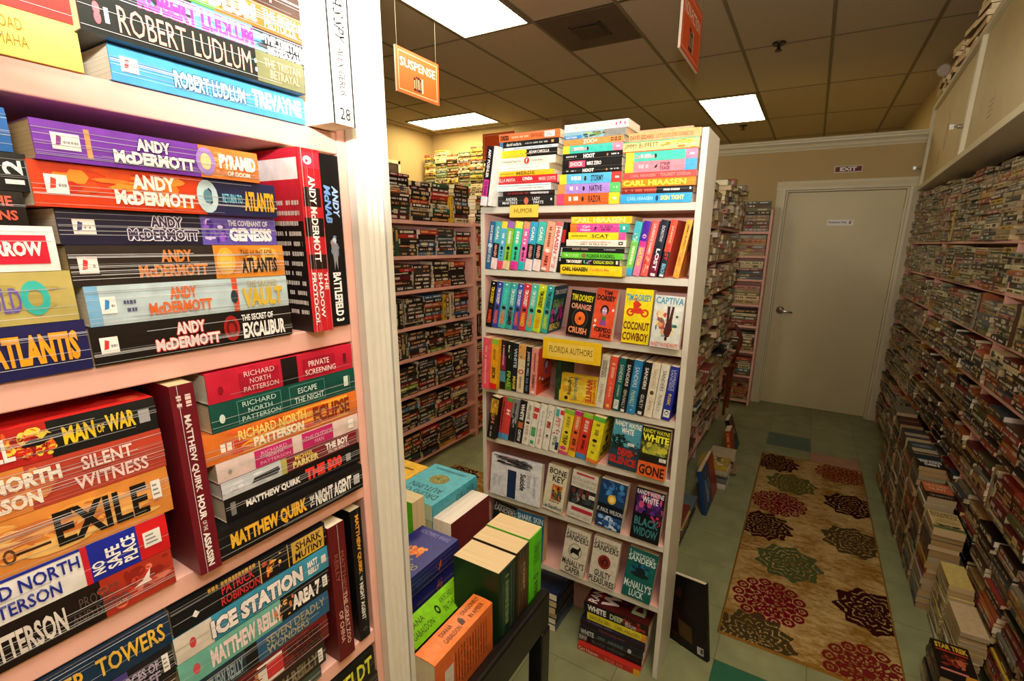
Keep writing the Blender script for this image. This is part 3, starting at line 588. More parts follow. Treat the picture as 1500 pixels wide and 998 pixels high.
stack_x(z2, [
 (((128, 475), (137, 525), (423, 447), (429, 487)), 'black and red', B(col='16100f', spine=LOGO()+AM('f4dcd8', 'c0302c')+[('d', .63, .5, .045, .4, 'a01e1c'), ('d', .63, .5, .03, .28, '5a1210', .6), T('THE SECRET OF', .69, .68, .88, .88, 'eee', b=.02), T('EXCALIBUR', .69, .12, .95, .62, 'f0ece6', b=.04)], crease=4)),
 (((120, 422), (133, 475), (415, 405), (426, 445)), 'pale blue-grey', B(col='b8ccd0', spine=[Rr(0, 0, .05, 1, '7ab0d4'), Rr(.66, 0, .69, 1, 'd8502e'), ('b', .14, .3, .19, .4, '557'), ('b', .14, .5, .19, .6, '557')]+LOGO(.05, '38c', .06)+AM('d8682e', None, .24, .54)+[('d', .665, .45, .02, .2, '2a3a40'), T('THE SACRED', .74, .7, .93, .9, 'b0a060', b=.02), T('VAULT', .71, .1, .96, .68, 'd4b23c', b=.06)], crease=7)),
 (((93, 361), (108, 415), (413, 362), (417, 403)), 'worn black and orange', B(col='2c2420', spine=[Rr(.6, 0, 1, 1, 'dc8a30'), ('n', .62, .05, .98, .95, ['e8a848', 'd07820', 'e8b860'], 14)]+LOGO()+AM('d8803a')+[('d', .66, .52, .05, .42, 'f0b040', .72), ('d', .66, .52, .035, .3, 'f4c050'), T('THE HUNT FOR', .74, .68, .93, .86, '6a3a14', b=.0), T('ATLANTIS', .74, .14, .95, .62, '2c1c14', b=.04)], crease=9)),
 (((77, 306), (90, 355), (402, 322), (404, 358)), 'dark blue and violet', B(col='23203a', spine=[Rr(.58, 0, 1, 1, '6a58b8'), ('n', .58, .05, .72, .95, ['a060e0', '8090f0', '4a30a0', 'e0d0ff'], 12)]+LOGO(.05, '447', .08)+AM('3a3050', 'f4eefa')+[T('THE COVENANT OF', .72, .66, .95, .86, 'f2f0f8', b=.03), T('GENESIS', .72, .12, .97, .6, 'f4f2fa', b=.06)], crease=5)),
 (((42, 236), (47, 297), (402, 276), (405, 320)), 'red and navy', B(col='d8401c', dx=.006, spine=[Rr(.63, 0, 1, 1, '23264e'), ('n', .02, .05, .6, .95, ['e0501c', 'e87828', 'c8301a', 'f09030'], 16)]+LOGO(.04, 'd43')+[T('ANDY', .33, .54, .5, .9, 'f8efe4', b=.05), T('McDERMOTT', .26, .14, .58, .5, 'f8efe4', b=.05), ('d', .64, .5, .05, .46, 'bfd8dc'), ('d', .64, .5, .02, .2, '5a8a9a'), T('RETURN TO', .71, .36, .81, .62, '7ad0ea', b=.02), T('ATLANTIS', .82, .16, .985, .74, 'f0b028', b=.05)], crease=5)),
 (((42, 174), (52, 231), (370, 222), (384, 262)), 'purple and orange', B(col='7a3cb0', dx=.01, spine=[Rr(.67, 0, 1, 1, 'e0823a'), ('n', .68, .05, .98, .95, ['e8a050', 'd8702c', 'f0b868'], 12)]+LOGO(.06, '848', .1)+[('b', .18, .1, .2, .9, 'e8a060')]+[T('ANDY', .38, .54, .53, .88, 'fbf6ee', b=.05, o='4a1a70'), T('McDERMOTT', .28, .14, .64, .5, 'fbf6ee', b=.05, o='4a1a70'), ('d', .70, .5, .05, .44, 'b08ae0', .6), ('d', .70, .5, .028, .26, 'e8d8a0'), T('PYRAMID', .77, .34, .98, .8, 'fbf4e6', b=.06), T('OF DOOM', .81, .12, .94, .28, 'fbf4e6', b=.03)], crease=6)),
 ], 'whole stack, second near shelf', G1)
stand_x(z2, ((425, 215), (457, 222), (448, 487), (477, 484)), 'upright red and black paperback standing against the six-high adventure stack', B(col='c8202a', dx=.012, back='1c1214', rear=[Rr(.0, .62, 1, 1, 'd0283a'), Rr(.2, .84, .98, .95, 'f2ece8')]+[('b', .1, .1+.055*k, .96, .125+.055*k, 'e8e0d8') for k in range(12)], spine=[Rr(.2, .1, .30, .9, '2a1214'), Rr(.36, .05, .46, .95, '1a1012'), Rr(.56, .1, .64, .95, '2a1214'), Rr(.02, .06, .1, .94, 'e03040'), ('d', .06, .4, .022, .2, 'f2ece8'), T('ANDY McDERMOTT', .14, .34, .60, .66, 'f6f0ec', b=.03), T('THE', .66, .72, .76, .9, 'f2ece8', b=.02), T('SHADOW', .66, .42, .92, .62, 'f2ece8', b=.03), T('PROTOCOL', .66, .12, .96, .32, 'f2ece8', b=.03)], crease=5), G1)
stand_x(z2, ((463, 225), (496, 226), (485, 482), (511, 478)), 'glossy black upright paperback with a soldier, at the end of the second near shelf', B(col='0e0e10', spine=[T('ANDY', .17, .56, .34, .86, 'a8c8f4', b=.04, s=.2), T('McNAB', .17, .18, .38, .48, '7aa8ec', b=.04, s=.2), ('n', .44, .25, .62, .75, ['6a8ab0', 'c8d8e8', '30507a', 'd8904a'], 10), ('d', .48, .5, .014, .1, 'c8d0d8'), ('p', [(.5, .35), (.5, .66), (.6, .6), (.66, .58), (.6, .5), (.66, .42), (.6, .4)], '8a8a90'), T('BATTLEFIELD 3', .67, .28, .97, .68, 'f6f6f4', b=.045)], crease=0), G1)
# third shelf
stack_x(z3, [
 (((249, 802), (257, 849), .172), 'black and red', B(col='1a100e', spine=[Rr(.70, 0, 1, 1, 'a8301e'), ('n', .68, .05, .99, .95, ['c0402a', '8a2018', 'e0785a', 'b03420'], 14), T('PATTERSON', .28, .2, .565, .8, 'd8cfc4', b=.03), T('PROTECT', .616, .54, .767, .8, '5a4a44', b=.0), T('AND DEFEND', .58, .2, .797, .46, '5a4a44', b=.0), ('p', [(.82, .4), (.86, .5), (.9, .74), (.89, .5), (.9, .4)], 'f0dcd4')], crease=4)),
 (((241, 756), (250, 802), .172), 'white, blue and red', B(col='e6e2dc', front='b81c1c', spine=[Rr(0, .93, 1, 1, '1c2890'), Rr(.674, 0, .87, 1, '1c2a9c'), Rr(.87, 0, 1, 1, 'd01c20'), Rr(.655, 0, .678, 1, 'c82030'), T('RICHARD NORTH', .18, .54, .645, .86, '202c8c', b=.02), T('PATTERSON', .27, .12, .57, .44, '202c8c', b=.02), T('NO', .682, .16, .73, .5, 'f2eee8', b=.03, rot=1), T('SAFE', .738, .16, .795, .74, 'f2eee8', b=.03, rot=1), T('PLACE', .802, .16, .86, .84, 'f2eee8', b=.03, rot=1)], sticker=(.89, .3, .965, .72), crease=1)),
 (((243, 687), (255, 745), .172), 'orange with black capitals', B(col='d8883a', spine=[('n', .02, .05, .98, .95, ['e8a04a', 'c87030', 'e8b868', 'd08038'], 26), T('EXILE', .55, .18, .90, .84, '14100e', b=.03), ('d', .40, .34, .02, .14, '5a3820', .6), Rr(.42, .31, .53, .36, '3a2414')], sticker=(.918, .4, .958, .8), crease=7)),
 (((232, 627), (245, 677), .172), 'rust-red', B(col='b8402c', spine=[Rr(0, 0, .5, 1, 'd8803a'), ('n', .0, .05, .6, .95, ['d88848', 'c86838', 'c05030'], 14), T('NORTH', .39, .52, .61, .86, 'f4e2d0', b=.05), T('PATTERSON', .2, .12, .535, .44, 'f4e2d0', b=.05), T('SILENT', .68, .54, .872, .86, 'f0d0c8', b=.02), T('WITNESS', .645, .12, .924, .44, 'f0d0c8', b=.02)], crease=9)),
 (((224, 581), (232, 624), .172), 'black with yellow lettering and a red cover', B(col='181a1a', front='d02a24', face=[('n', .02, .02, .98, .98, ['e03830', 'c82020', 'e86040', 'b81818'], 30), Rr(.3, .05, .7, .12, '6a1010')], spine=[Rr(0, 0, .6, 1, 'b82420'), ('n', .45, .05, .64, .95, ['e0b030', 'c82820', '8a1818', 'e86028', 'f0d040'], 26), ('p', [(.51, .46), (.54, .62), (.58, .58), (.6, .7), (.62, .66), (.6, .5), (.57, .42), (.54, .44)], '181210'), T('MAN', .645, .26, .755, .76, 'e8c428', b=.04), T('OF', .762, .34, .79, .6, 'e8c428'), T('WAR', .797, .3, .91, .8, 'e8c428', b=.04), ('b', .925, .3, .97, .7, 'aaa'), T('LL', .42, .2, .49, .8, 'f2ece4')], crease=5)),
 ], 'clipped stack, third near shelf', G1)
stand_x(z3, ((242, 566), (278.5, 563), (281, 845), (312, 829)), 'dark red upright paperback between the two stacks on the third near shelf', B(col='6a1220', dx=.012, spine=[('b', .05, .2, .11, .4, 'e8c8c0'), ('b', .05, .55, .11, .8, 'e8c8c0'), T('MATTHEW QUIRK', .15, .34, .55, .66, 'e8d8d2', b=.03), T('HOUR', .57, .36, .7, .66, 'f4ece6', b=.04), T('OF THE', .71, .42, .765, .6, 'f4ece6', b=.0), T('ASSASSIN', .775, .36, .965, .66, 'f4ece6', b=.04)], crease=1), G1)
RNP = lambda c, u0, u1: [T('RICHARD', u0+.02, .66, u1-.03, .84, c, b=0), T('NORTH', u0+.05, .4, u1-.06, .58, c, b=0), T('PATTERSON', u0+.01, .14, u1-.01, .32, c, b=0)]
stack_x(z3, [
 (((308, 773), (318.6, 813), (529.6, 679.5), (531, 707.6)), 'black with yellow and white capitals', B(col='141212', dx=.008, spine=[T('MATTHEW QUIRK', .08, .2, .55, .8, 'ecb22c', b=.05), T('THE', .575, .3, .605, .74, 'f0ece6', rot=1), T('NIGHT AGENT', .615, .24, .90, .8, 'f0ece6', b=.045), ('b', .92, .3, .97, .7, 'bbb')], crease=5)),
 (((327.6, 733), (332, 761), (525, 649), (528, 675)), 'black with a red number', B(col='121010', spine=[('b', .03, .2, .06, .8, '777'), T('MATTHEW QUIRK', .12, .3, .49, .64, 'f2eee8', b=.04), T('THE 500', .53, .26, .83, .84, 'e8382c', b=.06), ('b', .87, .3, .92, .7, 'aaa')], crease=2)),
 (((320.6, 706), (326, 724), (520, 626), (522.6, 646)), 'wine-red and silver', B(col='7a1a1e', spine=[Rr(0, 0, .4, 1, 'c8ccd2'), ('n', .0, .1, .36, .9, ['d8dce0', 'b0b6c0', 'e4e6ea'], 8), Rr(.38, 0, .42, 1, 'b8b050'), ('p', [(.18, .3), (.2, .6), (.36, .7), (.37, .5), (.35, .25)], '2c2c30'), T('MICHAEL', .48, .62, .62, .88, 'e8c850', b=.02), T('PARKER', .46, .12, .66, .56, 'f0d870', b=.04), T('THE BOY', .72, .44, .92, .88, 'f4e8e0', b=.05), T('FROM BERLIN', .74, .14, .92, .36, 'e8c8c0', b=.02)], crease=5)),
 (((314, 674), (318, 699), (522.6, 602), (524, 623)), 'pale pink-labelled', B(col='dcc4bc', spine=[Rr(.22, .04, .47, .96, 'c02868'), Rr(.54, .04, .78, .96, 'c02868')]+RNP('e8b0c8', .24, .46)+[T('THE OUTSIDE', .56, .5, .77, .74, 'e8b0c8', b=0), T('MAN', .63, .18, .7, .42, 'e8b0c8', b=0), ('d', .07, .45, .012, .12, '998'), Rr(.91, .25, .955, .8, 'f2eee6')], crease=2)),
 (((296, 636), (299, 677), (521, 569), (524, 598)), 'flame-orange', B(col='dc7228', spine=[('n', .02, .05, .98, .95, ['e8942c', 'e05a2c', 'f0b038', 'd84a28'], 26), Rr(.55, .1, .92, .95, 'eaaa34'), T('RICHARD NORTH', .18, .54, .60, .88, 'f4d868', b=.02), T('PATTERSON', .26, .14, .58, .5, 'f6e8c8', b=.05), T('ECLIPSE', .65, .2, .93, .86, '8a3010', b=.045), ('b', .08, .3, .15, .6, 'f8e8d8')], crease=7)),
 (((304, 587), (309, 625), (517, 535), (520, 564.5)), 'dark green', B(col='0e4a40', spine=[Rr(.15, .1, .155, .9, '4a8a78'), Rr(.42, .1, .425, .9, '4a8a78'), Rr(.15, .88, .425, .91, '4a8a78'), Rr(.15, .09, .425, .12, '4a8a78'), Rr(.48, .1, .485, .9, '4a8a78'), Rr(.74, .1, .745, .9, '4a8a78'), Rr(.48, .88, .745, .91, '4a8a78'), Rr(.48, .09, .745, .12, '4a8a78')]+RNP('b8d8cc', .16, .42)+[T('ESCAPE', .54, .56, .68, .78, 'd4e8de', b=.0), T('THE NIGHT', .51, .2, .73, .42, 'd4e8de', b=.0), ('d', .06, .45, .016, .16, 'c8dcd0'), ('b', .9, .3, .95, .75, 'd0e0d8')], crease=3)),
 (((299.6, 539), (302, 583), (513, 500), (515.6, 529)), 'crimson with a black band', B(col='c41e38', front='c8223a', face=[Rr(.05, .42, .95, .54, '1c1416'), T('PRIVATE', .2, .6, .9, .75, 'f2e4e0', rot=0)], spine=[Rr(.45, 0, .56, 1, '181416'), Rr(.18, .1, .43, .8, 'a81630'), Rr(.60, .1, .85, .8, 'a81630')]+RNP('f0c4c4', .19, .43)+[T('PRIVATE', .64, .48, .80, .7, 'f6dcd8', b=.01), T('SCREENING', .61, .16, .85, .38, 'f6dcd8', b=.01), ('d', .07, .4, .015, .14, '8a1024'), ('b', .92, .3, .96, .7, '6a1420')], crease=0)),
 ], 'post-side stack, third near shelf', G1)
# fourth shelf
def oq(y1a, y0a): return y1a
stack_x(z4, [
 (((259, 1028), (264, 1070), .172), 'charcoal', B(col='2a2a2c', spine=[('b', .3, .3, .9, .6, 'ccc')])),
 (((257, 985), (261, 1028), .172), 'brown', B(col='3a2c22', spine=[('b', .4, .3, .9, .6, 'dca')])),
 (((251, 940), (257, 985), .172), 'black and violet', B(col='1a181c', spine=[Rr(.5, 0, .8, 1, '4a3c7a'), T('FORCES OF', .74, .5, .93, .8, 'b0a0c0'), T('STAFF', .78, .16, .93, .46, 'b0a0c0')], sticker=(.945, .3, .975, .85), crease=6)),
 (((244, 889), (251, 936), .172), 'dark blue with gold lettering', B(col='16304a', front='d8a070', face=[('n', .02, .02, .98, .98, ['e8b080', 'a8c8a8', 'd86a48', 'e8d8c0', '4a7aa0', '80b8a0'], 60), Rr(.0, .0, .1, 1, '1a2a3a')], spine=[T('TOWER', .38, .24, .645, .76, 'e0b030', b=.02), T('TOWERS', .685, .26, .97, .78, 'e8b83a', b=.02)], crease=2)),
 ], 'clipped stack, fourth near shelf', G1)
stack_x(z4, [
 (((270, 1090), (272, 1130), (470, 982), (474, 1014)), 'dull green', B(col='3c4a3a', spine=[('b', .3, .3, .9, .6, 'dcc')])),
 (((268, 1050), (270, 1090), (476, 946), (478, 977)), 'brown-lettered dark', B(col='2c241c', spine=[T('MATTHEW REILLY', .3, .2, .93, .8, '7a6a4c', b=.04)], sticker=(.93, .2, .97, .8), crease=4)),
 (((265, 1010), (268, 1050), (481, 903), (481, 945)), 'maroon with gold scraps', B(col='6a1c18', spine=[('n', .0, .05, .6, .95, ['8a3018', 'c08040', '5a1410', 'd8b070'], 18), Rr(.44, .1, .62, .9, 'e4dcd0'), Rr(.5, .2, .62, .8, 'c83030'), T('SIX SACRED', .66, .5, .93, .84, '18100e', b=.02), T('STONES', .7, .1, .93, .46, '18100e', b=.02)], crease=5)),
 (((262, 970), (265, 1010), (482.4, 868), (481, 902)), 'steel blue', B(col='2c5a7c', spine=[Rr(0, 0, .42, 1, '22343c'), Rr(.36, 0, .44, 1, '121416'), T('MATTHEW REILLY', .06, .2, .34, .8, '8aa0a8', b=.03), T('SEVEN DEADLY', .5, .5, .96, .86, 'a8a078', b=.01), T('WONDERS', .5, .1, .82, .46, 'a8a078', b=.01)], crease=3)),
 (((258, 966), (263, 1006), (481, 835), (482.4, 868)), 'mint-green and black', B(col='141414', spine=[Rr(0, 0, .62, 1, '6ab09c'), ('n', .55, .1, .72, .9, ['d87838', '8a4a20', 'e8b060', '2a1a10'], 10), T('MATTHEW REILLY', .17, .14, .62, .82, 'f0d8d4', b=.045), ('d', .09, .5, .02, .2, 'd05050'), T('AREA 7', .70, .16, .92, .8, 'f4ece6', b=.06)], sticker=(.94, .3, .98, .78), crease=3)),
 (((251.5, 929), (257, 965), (478, 798), (482, 831)), 'teal with big white capitals', B(col='3a92b0', spine=[Rr(0, 0, .2, 1, 'd4cabc'), ('d', .09, .5, .018, .2, 'c84040'), T('ICE STATION', .19, .14, .79, .84, 'f2e8e2', b=.06, o='1c2a34'), T('MATT', .83, .52, .91, .8, 'f0e8e2', b=.05), T('REILLY', .83, .2, .92, .46, 'f0e8e2', b=.05), ('b', .94, .3, .98, .7, 'e0d8d0')], crease=3)),
 (((244, 880), (253, 926), (474, 763.6), (478, 794)), 'black and gold', B(col='101216', spine=[('b', .2, .82, .5, .96, 'd8a83a'), T('PATRICK', .27, .5, .47, .84, 'c83030', b=.02), T('ROBINSON', .26, .12, .5, .44, 'c83030', b=.02), Rr(.505, .04, .512, .96, 'd8b048'), ('n', .52, .1, .68, .9, ['e87828', 'f0b840', 'c84820', '2a1208'], 14), Rr(.70, .04, .706, .96, 'd8b048'), Rr(.73, .06, .98, .92, 'd8ac34'), T('SHARK', .76, .52, .96, .84, '201408', b=.02), T('MUTINY', .75, .14, .97, .46, '201408', b=.02), ('p', [(.1, .4), (.12, .55), (.14, .4), (.12, .28)], 'eee')], crease=4)),
 ], 'post-side stack, fourth near shelf', G1)
stand_x(z4, ((478, 759.5), (504, 749), (492, 962), (512, 945)), 'maroon upright paperback with small tan lettering on the fourth near shelf', B(col='5e1416', dx=.004, spine=[T('MATTHEW', .2, .58, .52, .8, 'a05a48', b=0), T('REILLY', .2, .2, .4, .42, 'a05a48', b=0), T('THE GREAT ZOO', .50, .54, .9, .78, 'e8b8a8', b=.01), T('OF CHINA', .62, .18, .86, .42, 'e8b8a8', b=.01)], crease=1), G1)
stand_x(z4, ((515, 745), (529, 733), (525, 942), (540, 921)), 'thick black upright paperback with orange lettering beside the white post', B(col='121010', spine=[T('MATTHEW QUIRK', .04, .3, .48, .7, 'e8a02c', b=.04), T('THE', .5, .4, .53, .6, 'f0ece6'), T('NIGHT AGENT', .55, .3, .84, .66, 'f0ece6', b=.03), ('d', .92, .5, .014, .2, '555', .6)], crease=1), G1)
stack_x(TOPS[2], [
 (((420, 1130), (424, 1170), (556, 1020), (558, 1052)), 'black with white lettering', B(col='161414', spine=[('b', .3, .3, .9, .6, 'ccc')])),
 (((412, 1092), (420, 1130), (553, 992), (556, 1020)), 'brown-black', B(col='2a201a', spine=[('b', .3, .3, .9, .6, 'dcb')])),
 (((410, 1050), (414, 1092), (545, 952), (552, 991)), 'black with lime-yellow capitals', B(col='121210', face=[Rr(.3, .2, .5, .7, '9a9a80'), ('d', .4, .12, .04, .02, '888')], spine=[T('NEUFELDT', .3, .2, .96, .8, 'd8d840', b=.03)], crease=4)),
 ], 'lowest near stack, by the post', G1)
# ================================================================== books on the free-standing white bookcase
G2 = 'paperbacks on the free-standing white bookcase'
YS = YC-.002
def crop(ox, oy, s): return lambda x, y: (ox+x/s, oy+y/s)
def stack_y(z, items, where, cr, W=.108, grp=G2, ys=YS, name='paperback_book'):
    n = len(items); G = []
    for qd, desc, sp in items:
        a, b, c, d = [PY(*cr(*p), ys-sp.get('dy', 0)) for p in qd]
        G.append(((a[0]+b[0])/2, min((c[0]+d[0])/2, XC1-.0195), max(.008, ((a[2]-b[2])+(c[2]-d[2]))/2), (a[2]+c[2])/2))
    ts = settle(z, [g[2] for g in G], G[-1][3])
    for i, (qd, desc, sp) in enumerate(items):
        x0, x1, _, _ = G[i]; t = ts[i]; k = dict(sp)
        pos = f'{ORD[n-1-i]} down in {where}' if i < n-1 else f'topmost in {where}'
        book(k.pop('name', name), x1-x0, t-.0004, k.pop('W', W), frame((x0, ys-k.pop('dy', 0), z+.0002), (1, 0, 0), (0, 0, 1)), f'{desc} paperback, {pos}', 'book', grp, crease=k.pop('crease', 1), **k)
        z += t
    return z
def row_y(z, items, where, cr, yb, yt, W=.108, grp=G2, ys=YS):
    """items: (xb0, xb1, xt0, xt1) crop pixels of the spine's foot and head, description, spec"""
    last = XC0+.0195; D = []
    top = min([t for t in TOPS if t > z+.05], default=9)-.024
    for q, desc, sp in items: D.append((PY(*cr(q[0], yb(q[0])), ys), PY(*cr(q[1], yb(q[1])), ys), PY(*cr(q[2], yt(q[2])), ys)))
    al = sum(math.atan2(t[0]-b[0], t[2]-b[2]) for b, _, t in D)/len(D)
    for (bl, br, tl), (q, desc, sp) in zip(D, items):
        k = dict(sp); t = (br[0]-bl[0])*.97; x = max(bl[0], last)
        L_ = min(math.hypot(tl[0]-bl[0], tl[2]-bl[2]), (top-z-t*math.sin(abs(al))-.001)/math.cos(al))
        t = min(t, (XC1-.0195-x-max(0, L_*math.sin(al)))*math.cos(al)) if al > 0 else t
        last = x+(t+.0012)/math.cos(al)
        U = Vector((-math.sin(al), 0, -math.cos(al))); V = Vector((math.cos(al), 0, -math.sin(al)))
        o = Vector((x, ys-k.pop('dy', 0), z+max(0, t*math.sin(al))+.0004))-U*L_
        book('paperback_book', L_, t, k.pop('W', W), frame(o, U, V), f'{desc} paperback, {where}', 'book', grp, crease=k.pop('crease', 0), **k)
def out_y(z, qd, label, sp, cr=None, thick=.022, tilt=.10, grp=G2, lie=False, dy=0):
    top = min([t for t in TOPS if t > z+.05], default=9)-.024
    """face-out book; qd = TL, TR, BR, BL pixels of its front cover (lie: lying on its fore-edge, head to the right)"""
    P_ = [cr(*p) if cr else p for p in qd]; q = [PY(*p, YC-.006) for p in P_]
    x0 = (q[0][0]+q[3][0])/2; x1 = (q[1][0]+q[2][0])/2; h = min((q[0][2]+q[1][2]-q[2][2]-q[3][2])/2, top-z-.010); w_ = x1-x0
    x0 = min(x0, XC1-.022-w_); al = math.atan2((q[0][0]-q[3][0])+(q[1][0]-q[2][0]), 2*h) * (0 if lie else 1)
    xb = min(q[3][0], XC1-.022-w_-max(0, math.sin(al)*h)) if not lie else x0
    up = Vector((math.sin(al)*math.cos(tilt), math.sin(tilt), math.cos(al)*math.cos(tilt))); right = Vector((math.cos(al), 0, -math.sin(al)))
    nrm = right.cross(up)                                      # towards the viewer
    base = Vector((xb, YC-.006-dy+.0, z+.0005+max(0, math.sin(al)*w_)+max(0, thick*math.sin(tilt))))
    if not lie:
        U, V = -up, nrm; o = base+up*h-nrm*thick; L_, W_ = h, w_
    else:
        U, V = -right, nrm; o = base+up*h+right*w_-nrm*thick; L_, W_ = w_, h
    k = dict(sp)
    book('paperback_book', L_, thick, W_, frame(o, U, V), label, 'book', grp, **k)
c3 = crop(700, 170, 4.167)
SP3 = lambda a, b, c, tx=None, tc='eee': [Rr(0, 0, .12, 1, a), Rr(.84, 0, 1, 1, c), ('b', .9, .4, .96, .6, 'eee')]+([T(tx, .52, .2, .72, .8, tc, b=.02)] if tx else [])+[('b', .2, .35, .36, .75, 'f4e8dc'), ('d', .43, .5, .02, .25, '2a2a2a')]
for q_, lab, k in ((((20, 478), (62, 492), (68, 90), (106, 98)), 'black and pink paperback standing at the left end atop the white bookcase', B(col='1a1420', spine=[Rr(.84, 0, 1, 1, 'e8e0e6'), T('AMY POEHLER', .05, .3, .52, .7, 'f2eef0', b=.03), Rr(.55, .12, .84, .88, 'd83a9c'), T('YES PLEASE', .57, .3, .82, .7, '2a1a2a')])), (((64, 492), (86, 496), (110, 100), (128, 104)), 'white paperback standing beside the black and pink one atop the white bookcase', B(col='f0eee8'))):
    bl, br, tl, tr = [PY(*c3(*p), YS-.03) for p in q_]; al = math.atan2(tl[0]-bl[0], .2); t = (br[0]-bl[0])*.95
    U = Vector((-math.sin(al), 0, -math.cos(al))); V = Vector((math.cos(al), 0, -math.sin(al)))
    book('paperback_book', .19, t, .125, frame(Vector((bl[0]-.004, YS-.03, z1+t*math.sin(al)+.0005))-U*.19, U, V), lab, 'book', G2, crease=0, **k)
stack_y(z1, [
 (((125, 470), (120, 525), (465, 455), (470, 515)), 'black with white capitals', B(col='242220', spine=[T('ANDREA', .15, .54, .36, .84, 'eee', b=.01), T('MARTIN\'S', .09, .2, .36, .48, 'eee', b=.01), ('d', .52, .5, .04, .36, 'd86a50'), T('LADY', .63, .54, .76, .84, 'eee', b=.01), T('PARTS', .65, .2, .82, .48, 'eee', b=.01), ('d', .95, .6, .014, .12, 'eee')])),
 (((155, 440), (152, 470), (470, 430), (470, 455)), 'dark maroon', B(col='241414', spine=[('b', .1, .3, .5, .7, '8a2a30'), ('b', .55, .3, .9, .7, 'ddd')])),
 (((120, 400), (120, 437), (440, 390), (450, 430)), 'white and pale blue', B(col='e6ecec', spine=[Rr(0, .7, 1, .8, '8ac0d0'), ('b', .4, .3, .9, .5, 'bbb')])),
 (((108, 355), (108, 397), (490, 335), (480, 382)), 'red with white lettering', B(col='d02a34', spine=[T('BELLA MAFIA', .03, .3, .34, .74, 'f4c8c4', b=.02), T('MARK CURTIS', .72, .3, .98, .74, 'f4c8c4', b=.02), T('LYNDA', .46, .4, .62, .8, 'fff', b=.04)])),
 (((120, 325), (120, 353), (465, 310), (465, 337)), 'yellow', B(col='f2c41c', spine=[T('MERDE', .35, .15, .68, .85, '8a5a14', b=.03), ('b', .05, .4, .3, .6, 'a88020')])),
 (((122, 290), (122, 322), (430, 275), (440, 306)), 'thin white', B(col='f0efe8', spine=[('b', .2, .4, .8, .6, 'b8c8c0')])),
 (((120, 245), (120, 288), (475, 230), (475, 272)), 'cream with a red dot', B(col='efe6d6', spine=[T('Would Everybody Please Stop', .04, .3, .42, .64, '5a4a44', b=0), ('d', .52, .5, .045, .44, 'd82a2a'), T('f', .505, .25, .535, .75, 'fff'), T('Jenny Allen', .6, .3, .8, .64, '5a4a44', b=0)])),
 (((110, 212), (108, 250), (480, 180), (490, 222)), 'yellow and black', B(col='16120f', spine=[Rr(0, 0, .52, 1, 'ecd01c'), ('n', .4, .1, .6, .6, ['c88a60', '2a1a14'], 6), T('ADAM CAROLLA', .56, .4, .88, .8, 'f2eee8', b=.02)])),
 (((160, 196), (158, 210), (490, 170), (490, 184)), 'thin pale blue', B(col='d8e4ea', spine=[('b', .2, .3, .9, .7, '9ab')])),
 (((135, 160), (135, 196), (495, 138), (495, 170)), 'black with white script', B(col='181614', spine=[Rr(0, 0, .06, 1, '3a78b8'), T('david sedaris', .12, .25, .38, .8, 'eee', b=.01), ('b', .45, .35, .82, .6, 'bbb'), Rr(.88, .3, .92, .7, 'd8a060')])),
 (((130, 110), (130, 155), (500, 80), (505, 125)), 'orange', B(col='e0723e', spine=[T('DRESS', .03, .2, .17, .8, '2a1410', b=.04), ('b', .22, .35, .5, .6, 'f0b890'), T('DAVID SED', .55, .3, .73, .7, '6a2a14', b=0)], sticker=(.76, .15, .92, .85))),
 ], 'left pile atop the white bookcase', c3)
